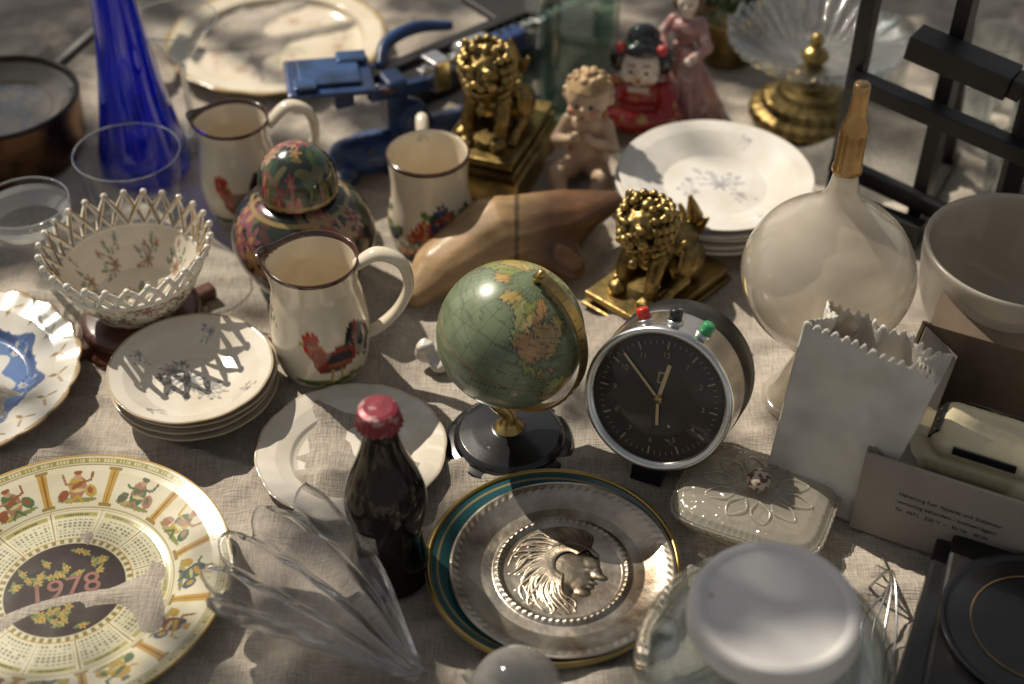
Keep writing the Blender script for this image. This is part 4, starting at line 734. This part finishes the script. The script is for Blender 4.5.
# ---------------------------------------------------------------- white ceramic paper-bag vase
e=root("ceramic_paper_bag_vase",(.246,-.172,0),-.5,rot=(-.06,.10,-.5))
m_bag=M("matt_bisque",(.64,.60,.53),.55,var=.16,bump=.2,bs=70)
nu,nv=240,70; V=[]; W_,Dp,Hb=.042,.027,.152
for lay,off in ((0,0),(1,-.0022)):
    for j in range(nv):
        z=j/(nv-1)
        for i in range(nu):
            tt=i/nu*4; sd_=int(tt); f_=tt-sd_; a,b_=[((-1,-1),(1,-1)),((1,-1),(1,1)),((1,1),(-1,1)),((-1,1),(-1,-1))][sd_]
            x=(a[0]+(b_[0]-a[0])*f_); y=(a[1]+(b_[1]-a[1])*f_)
            fl=1+.22*z; gus=.42*(1-abs(2*f_-1))*z*(1 if sd_ in(1,3) else 0)
            x=x*(W_*fl+off)-math.copysign(gus*W_,x)*(sd_ in (1,3)); y=y*(Dp*(1-.10*z)+off)
            am=math.sin(min(1,z*1.5)*pi/2)*(.35+.65*math.sin(pi*f_))
            fz_=abs((f_*2.1+z*.55+.3*noise.noise(Vector((tt*2,z*2,3))))%1-.5)*2
            nn=(.006*noise.noise(Vector((tt*2.4,tt*1.3,z*1.5)))+.0055*(1-2.0*abs(noise.noise(Vector((tt*2.6+7,z*2.4,1)))))-.003+.0028*(fz_-.5))*am
            x+=nn*(1 if sd_ ==1 else -1 if sd_==3 else 0); y+=nn*(1 if sd_==2 else -1 if sd_==0 else 0)
            zz=z*Hb+(.0022*(1 if (tt*14)%1<.5 else -1)*(z>.985))+ .007*z*math.sin(tt*1.7+1); V.append((x,y,max(zz,0 if lay==0 else .003)))
F=[]
for lay in (0,1):
    o_=lay*nu*nv
    for j in range(nv-1):
        for i in range(nu):
            q4=(o_+j*nu+i,o_+j*nu+(i+1)%nu,o_+(j+1)*nu+(i+1)%nu,o_+(j+1)*nu+i); F.append(q4 if lay==0 else q4[::-1])
for i in range(nu): F.append(((nv-1)*nu+i,(nv-1)*nu+(i+1)%nu,nu*nv+(nv-1)*nu+(i+1)%nu,nu*nv+(nv-1)*nu+i))
F.append(tuple(range(nu))[::-1]); F.append(tuple(nu*nv+i for i in range(nu)))
mk("bag",V,F,m_bag,e)
# ---------------------------------------------------------------- cardboard box with toy car
e=root("cardboard_box",(.258,-.214,0),-.46)
m_cb=M("grey_cardboard",(.30,.26,.22),.75,var=.2,vs=12,bump=.15,bs=200); m_cbi=M("raw_cardboard",(.22,.16,.11),.8,var=.2)
wx,dy,hz_=.30,.165,.080; tw=.003
box("wall_front",(wx,tw,hz_),(wx/2,0,hz_/2),e,m_cb,bev=.0008); box("wall_back",(wx,tw,hz_),(wx/2,dy,hz_/2),e,m_cbi,bev=.0008)
box("wall_left",(tw,dy-2*tw,hz_),(0.0015,dy/2,hz_/2),e,m_cbi,bev=.0008); box("wall_right",(tw,dy-2*tw,hz_),(wx-.0015,dy/2,hz_/2),e,m_cbi,bev=.0008); box("floor",(wx-2*tw,dy-2*tw,tw),(wx/2,dy/2,tw/2+.001),e,m_cbi,bev=0)
box("flap_left",(.036,dy*.92,.0022),(.019,dy/2,hz_-.010),e,m_cb,(0,.62,0),.0006); box("flap_back",(wx*.96,.030,.0022),(wx/2,dy+.010,hz_+.009),e,m_cbi,(.75,0,0),.0006)
mp_=M("box_print",(.05,.045,.045),.7)
def txt(body,sz,loc,rot,parent,mat):
    fc=bpy.data.curves.new(body,'FONT'); fc.body=body; fc.size=sz; fc.extrude=.0001; fc.materials.append(mat); o=bpy.data.objects.new("print_"+body.split()[0].lower(),fc); S.collection.objects.link(o); o.parent=parent; o.location=loc; o.rotation_euler=rot
for i,s_ in enumerate(["Halterung fuer Apparat und Zubehoer","vorsichtig behandeln - trocken lagern","Nr. 4471   220 V  ~  50 Hz   40 W"]): txt(s_,.0048,(.03,-.0018,.050-.008*i),(pi/2,0,0),e,mp_)
box("print_band",(.16,.0006,.022),(.205,-.0018,.016),e,mp_,bev=0); txt("ILVANA",.020,(.135,-.0023,.010),(pi/2,0,0),e,M("pale_print",(.5,.46,.4),.7))
e=root("toy_car",(.340,-.190,.034),-.46)
m_ph=M("cream_toy_paint",(.64,.56,.35),.22,var=.12,coat=.5)
def lp(P,w0,w1,z0,k=16): return [tuple(P[0][i]+(P[1][i]-P[0][i])*t for i in range(3))+(w0+(w1-w0)*t,)*2+(z0,) for t in np.linspace(0,1,k)]
bd_=[]
for y in (-.016,-.008,0,.008,.016): bd_+=lp(((-.055,y,.022),(.075,y,.024)),.013,.014,.013)
for y in (-.012,0,.012): bd_+=lp(((-.012,y,.040),(.045,y,.040)),.015,.015,.013,8)
for x in (-.042,.055):
    for s in (-1,1): bd_+=[(x,s*.026,.018,.020,.008,.015)]
blob("body",bd_,.0018,e,m_ph,smooth=5)
for x in (-.042,.055):
    for s in (-1,1): lathe("wheel_%d_%d"%(x*1000,s),[(0,.004),(.006,.004),(.0115,.003),(.0125,0),(.0115,-.003),(0,-.004)],e,m_black,seg=32,loc=(x,s*.031,.0125),rot=(pi/2,0,0))
for s in (-1,1): box("running_board_%d"%s,(.075,.006,.004),(.006,s*.031,.010),e,m_black,bev=.001); ball("headlamp_%d"%s,(-.064,s*.017,.026),.005,e,m_steel)
box("windscreen",(.002,.034,.012),(-.0235,0,.0455),e,m_black,(0,.55,0),.0006)
for s in (-1,1): box("side_window_%d"%s,(.046,.0015,.007),(.016,s*.0262,.044),e,m_black,bev=.0005)
box("bumper",(.004,.060,.005),(-.069,0,.014),e,m_steel,bev=.001)
for k in range(2): box("packing_block_%d"%k,(.05,.05,.028),(-.03+.07*k,0,-.0165),e,m_cbi,bev=.001)
# ---------------------------------------------------------------- lower-right dark trays
e=root("black_lacquer_tray",(.385,-.355,0),-.42)
box("lower_tray",(.22,.16,.020),(0,0,.0102),e,m_black,bev=.004); box("cover",(.20,.15,.010),(.004,.002,.0257),e,m_blackm,(0,0,.05),.003)
lathe("disc",[(0,.004),(.060,.003),(.064,.0055),(.066,.005),(.064,0),(0,0)],e,m_black,seg=90,n=40,loc=(-.03,.005,.0312)); tube("disc_ring",[(-.03+.045*math.cos(a),.005+.045*math.sin(a),.0352) for a in a_],.0005,e,m_goldpaint,closed=True)
txt("HIT PARADE",.011,(-.06,-.068,.0309),(0,0,.05),e,M("faded_red_letter",(.20,.04,.03),.5))
e=root("wire_whisk",(.27,-.30,0),-.5)
for k in range(4): tube("wire_%d"%k,[(-.02,.05-.012*k,.004),(-.005,.01,.022+.004*k),(-.01+.008*k,-.04,.024),(.02,-.08,.006)],.0011,e,m_steel,seg=6,n=24)
# ---------------------------------------------------------------- glass jar with white lid
e=root("glass_jar",(.161,-.394,0))
jp=[(0,.004),(.050,.006),(.072,.025),(.080,.055),(.075,.085),(.060,.103),(.048,.108),(.048,.118)]
jo=[(.0500,.118),(.0500,.109),(.062,.106),(.0785,.087),(.0835,.055),(.075,.022),(.055,.002),(0,.0005)]
lathe("glass_inner",jp,e,g_jar,seg=110,curve=60); lathe("glass_outer",jo,e,g_jar,seg=110,curve=60)
m_lid=M("white_enamel_lid",(.64,.62,.60),.5,var=.10,vs=14,spots=(70,.74,(.40,.37,.33)))
lathe("lid",[(0,.1300),(.043,.1300),(.0445,.1315),(.0475,.1320),(.0505,.1305),(.0520,.127),(.0525,.116),(.0535,.114),(.0515,.113),(0,.114)],e,m_lid,seg=180,n=70,fun=lambda R,T,Z:(R*(1+.006*np.sin(80*T)*((Z<.127)&(R>.045))),Z))
e=root("milk_glass_bulb",(.003,-.388,0)); lathe("bulb",[(0,.062)]+[(.031*math.sin(a),.031+.031*math.cos(a)) for a in np.linspace(.1,3.0,26)]+[(0,0)],e,thin_glass("opal",(.9,.9,.88),milk=.6,milkcol=(.50,.48,.45),rough=.10,base=.06),seg=64)
lathe("foot_ring",[(.020,.010),(.024,.006),(.026,0),(.020,0)],e,g_milk,seg=48)
# ---------------------------------------------------------------- lidded pressed glass dish
e=root("pressed_glass_butter_dish",(.186,-.203,0),-.42)
def rect(a,b_,p=5):
    def f(R,T,Z):
        k=1/((np.abs(np.cos(T))/a)**p+(np.abs(np.sin(T))/b_)**p)**(1/p); return R*k*(1+.006*np.cos(60*T)*(R>.7)),Z
    return f
lathe("dish",[(0,.006),(.80,.006),(.95,.014),(1.0,.020),(1.03,.020),(1.03,.017),(.9,.004),(.84,0),(0,.001)],e,g_milk,seg=240,n=60,fun=rect(.058,.046))
lathe("lid",[(0,.030),(.3,.0295),(.45,.028),(.75,.027),(.90,.0245),(.97,.0205),(.99,.020),(.96,.0185),(.7,.022),(0,.024)],e,g_milk,seg=240,n=60,fun=rect(.058,.046))
lathe("knob",[(0,.046),(.006,.045),(.0095,.040),(.008,.035),(.004,.032),(.006,.028)],e,M("speckled_knob",(.50,.42,.34),.2,coat=.5,spots=(260,.52,(.12,.035,.025))),seg=40,curve=24)
for k in range(10):
    a=k*2*pi/10; tube("lid_petal_%d"%k,[(.016*math.cos(a),.013*math.sin(a),.0292),(.030*math.cos(a+.25),.025*math.sin(a+.25),.0290),(.043*math.cos(a),.034*math.sin(a),.0270),(.030*math.cos(a-.25),.025*math.sin(a-.25),.0290),(.016*math.cos(a),.013*math.sin(a),.0292)],.0011,e,g_milk,seg=6,n=24)
# ---------------------------------------------------------------- crystal shell dish
e=root("crystal_shell_dish",(-.052,-.378,.004),0)
nr,npz=80,220; V=[]
for i in range(nr):
    t_=i/(nr-1)
    for j in range(npz):
        u=j/(npz-1)*2-1; ph=math.radians(149)-u*math.radians(29)*(1-.15*t_)
        sc=abs(math.sin(u*pi*2.5)); r=.010+(.166+.016*sc-.045*u*u+.024*u)*t_; ridge=-.0042*math.cos(u*pi*5)*min(1,t_*2.2)
        z=.010+.030*abs(u)**2.2*math.sin(min(1,t_*1.2)*pi*.5)+.026*max(0,t_-.55)**2/.2+.012*(1-t_)**2+ridge+.0022*math.sin(t_*34+2*sc)*max(0,t_-.5)*2
        ph-=.55*(t_*(1-t_))
        V.append((r*math.cos(ph),r*math.sin(ph),max(z,.0055+.25*(z-.0055) if z<.0055 else z)))
jj,ii=np.meshgrid(np.arange(nr-1),np.arange(npz-1),indexing='ij')
F=np.stack([jj*npz+ii,(jj+1)*npz+ii,(jj+1)*npz+ii+1,jj*npz+ii+1],-1).reshape(-1,4)
o=mk("dish",np.array(V),F,thin_glass("shell_crystal",(.97,.97,.97),glass=.9,base=.02,powr=5,refl=.5),e); sm=o.modifiers.new("s",'SOLIDIFY'); sm.thickness=.0045; sm.offset=-1
tube("scroll_handle",[(.004,0,.010),(.020,-.018,.020),(.030,-.012,.032),(.022,.0,.036)],[.006,.007,.006,.004],e,g_crystal,n=24)
# ---------------------------------------------------------------- small pieces
e=root("porcelain_shard_figurine",(-.062,-.025,0),.4)
blob("piece",[(0,0,.010,.016,.010,.010),(.010,.006,.018,.008,.008,.012),(-.012,.003,.014,.009,.007,.012),(.0,-.010,.006,.012,.008,.006),(.014,-.006,.008,.008,.010,.006)],.0012,e,m_white,disp=.003,ds=120)
for nm,loc,r,h in (("crystal_tumbler",(.47,.34,0),.032,.07),("crystal_tumbler.001",(.54,.29,0),.034,.075),("crystal_tumbler.002",(.40,.42,0),.03,.08),("crystal_tumbler.003",(.52,.42,0),.034,.07),("crystal_tumbler.004",(.50,.22,0),.034,.06)):
    e=root(nm,loc); lathe("glass",[(0,.008),(r*.8,.008),(r*.95,h),(r,h+.001),(r*1.02,h-.002),(r*.9,.002),(0,0)],e,g_crystal,seg=96,n=50,fun=lambda R,T,Z:(R*(1+.04*np.cos(14*T)*(Z<.05)),Z))
e=root("brass_planter",(.245,.500,0))
lathe("pot",[(0,.045),(.030,.047),(.040,.055),(.043,.052),(.038,.02),(.030,.0),(0,0)],e,m_brassd,seg=64,curve=30)
V=[];F=[]
for k in range(160):
    a=random.uniform(0,6.28); l=random.uniform(.015,.045); el=random.uniform(.2,1.4); c_=Vector((math.cos(a)*math.cos(el),math.sin(a)*math.cos(el),math.sin(el)))*l+Vector((0,0,.055))
    n_=Vector((random.gauss(0,1),random.gauss(0,1),random.gauss(0,1))).normalized(); t_=n_.orthogonal().normalized(); b_=n_.cross(t_); s=random.uniform(.006,.012); i0=len(V)
    V+=[c_+t_*s,c_+b_*s*.5,c_-t_*s,c_-b_*s*.5]; F.append((i0,i0+1,i0+2,i0+3))
mk("foliage",V,F,M("succulent_leaf",(.06,.10,.03),.5,var=.4),e,smooth=False)
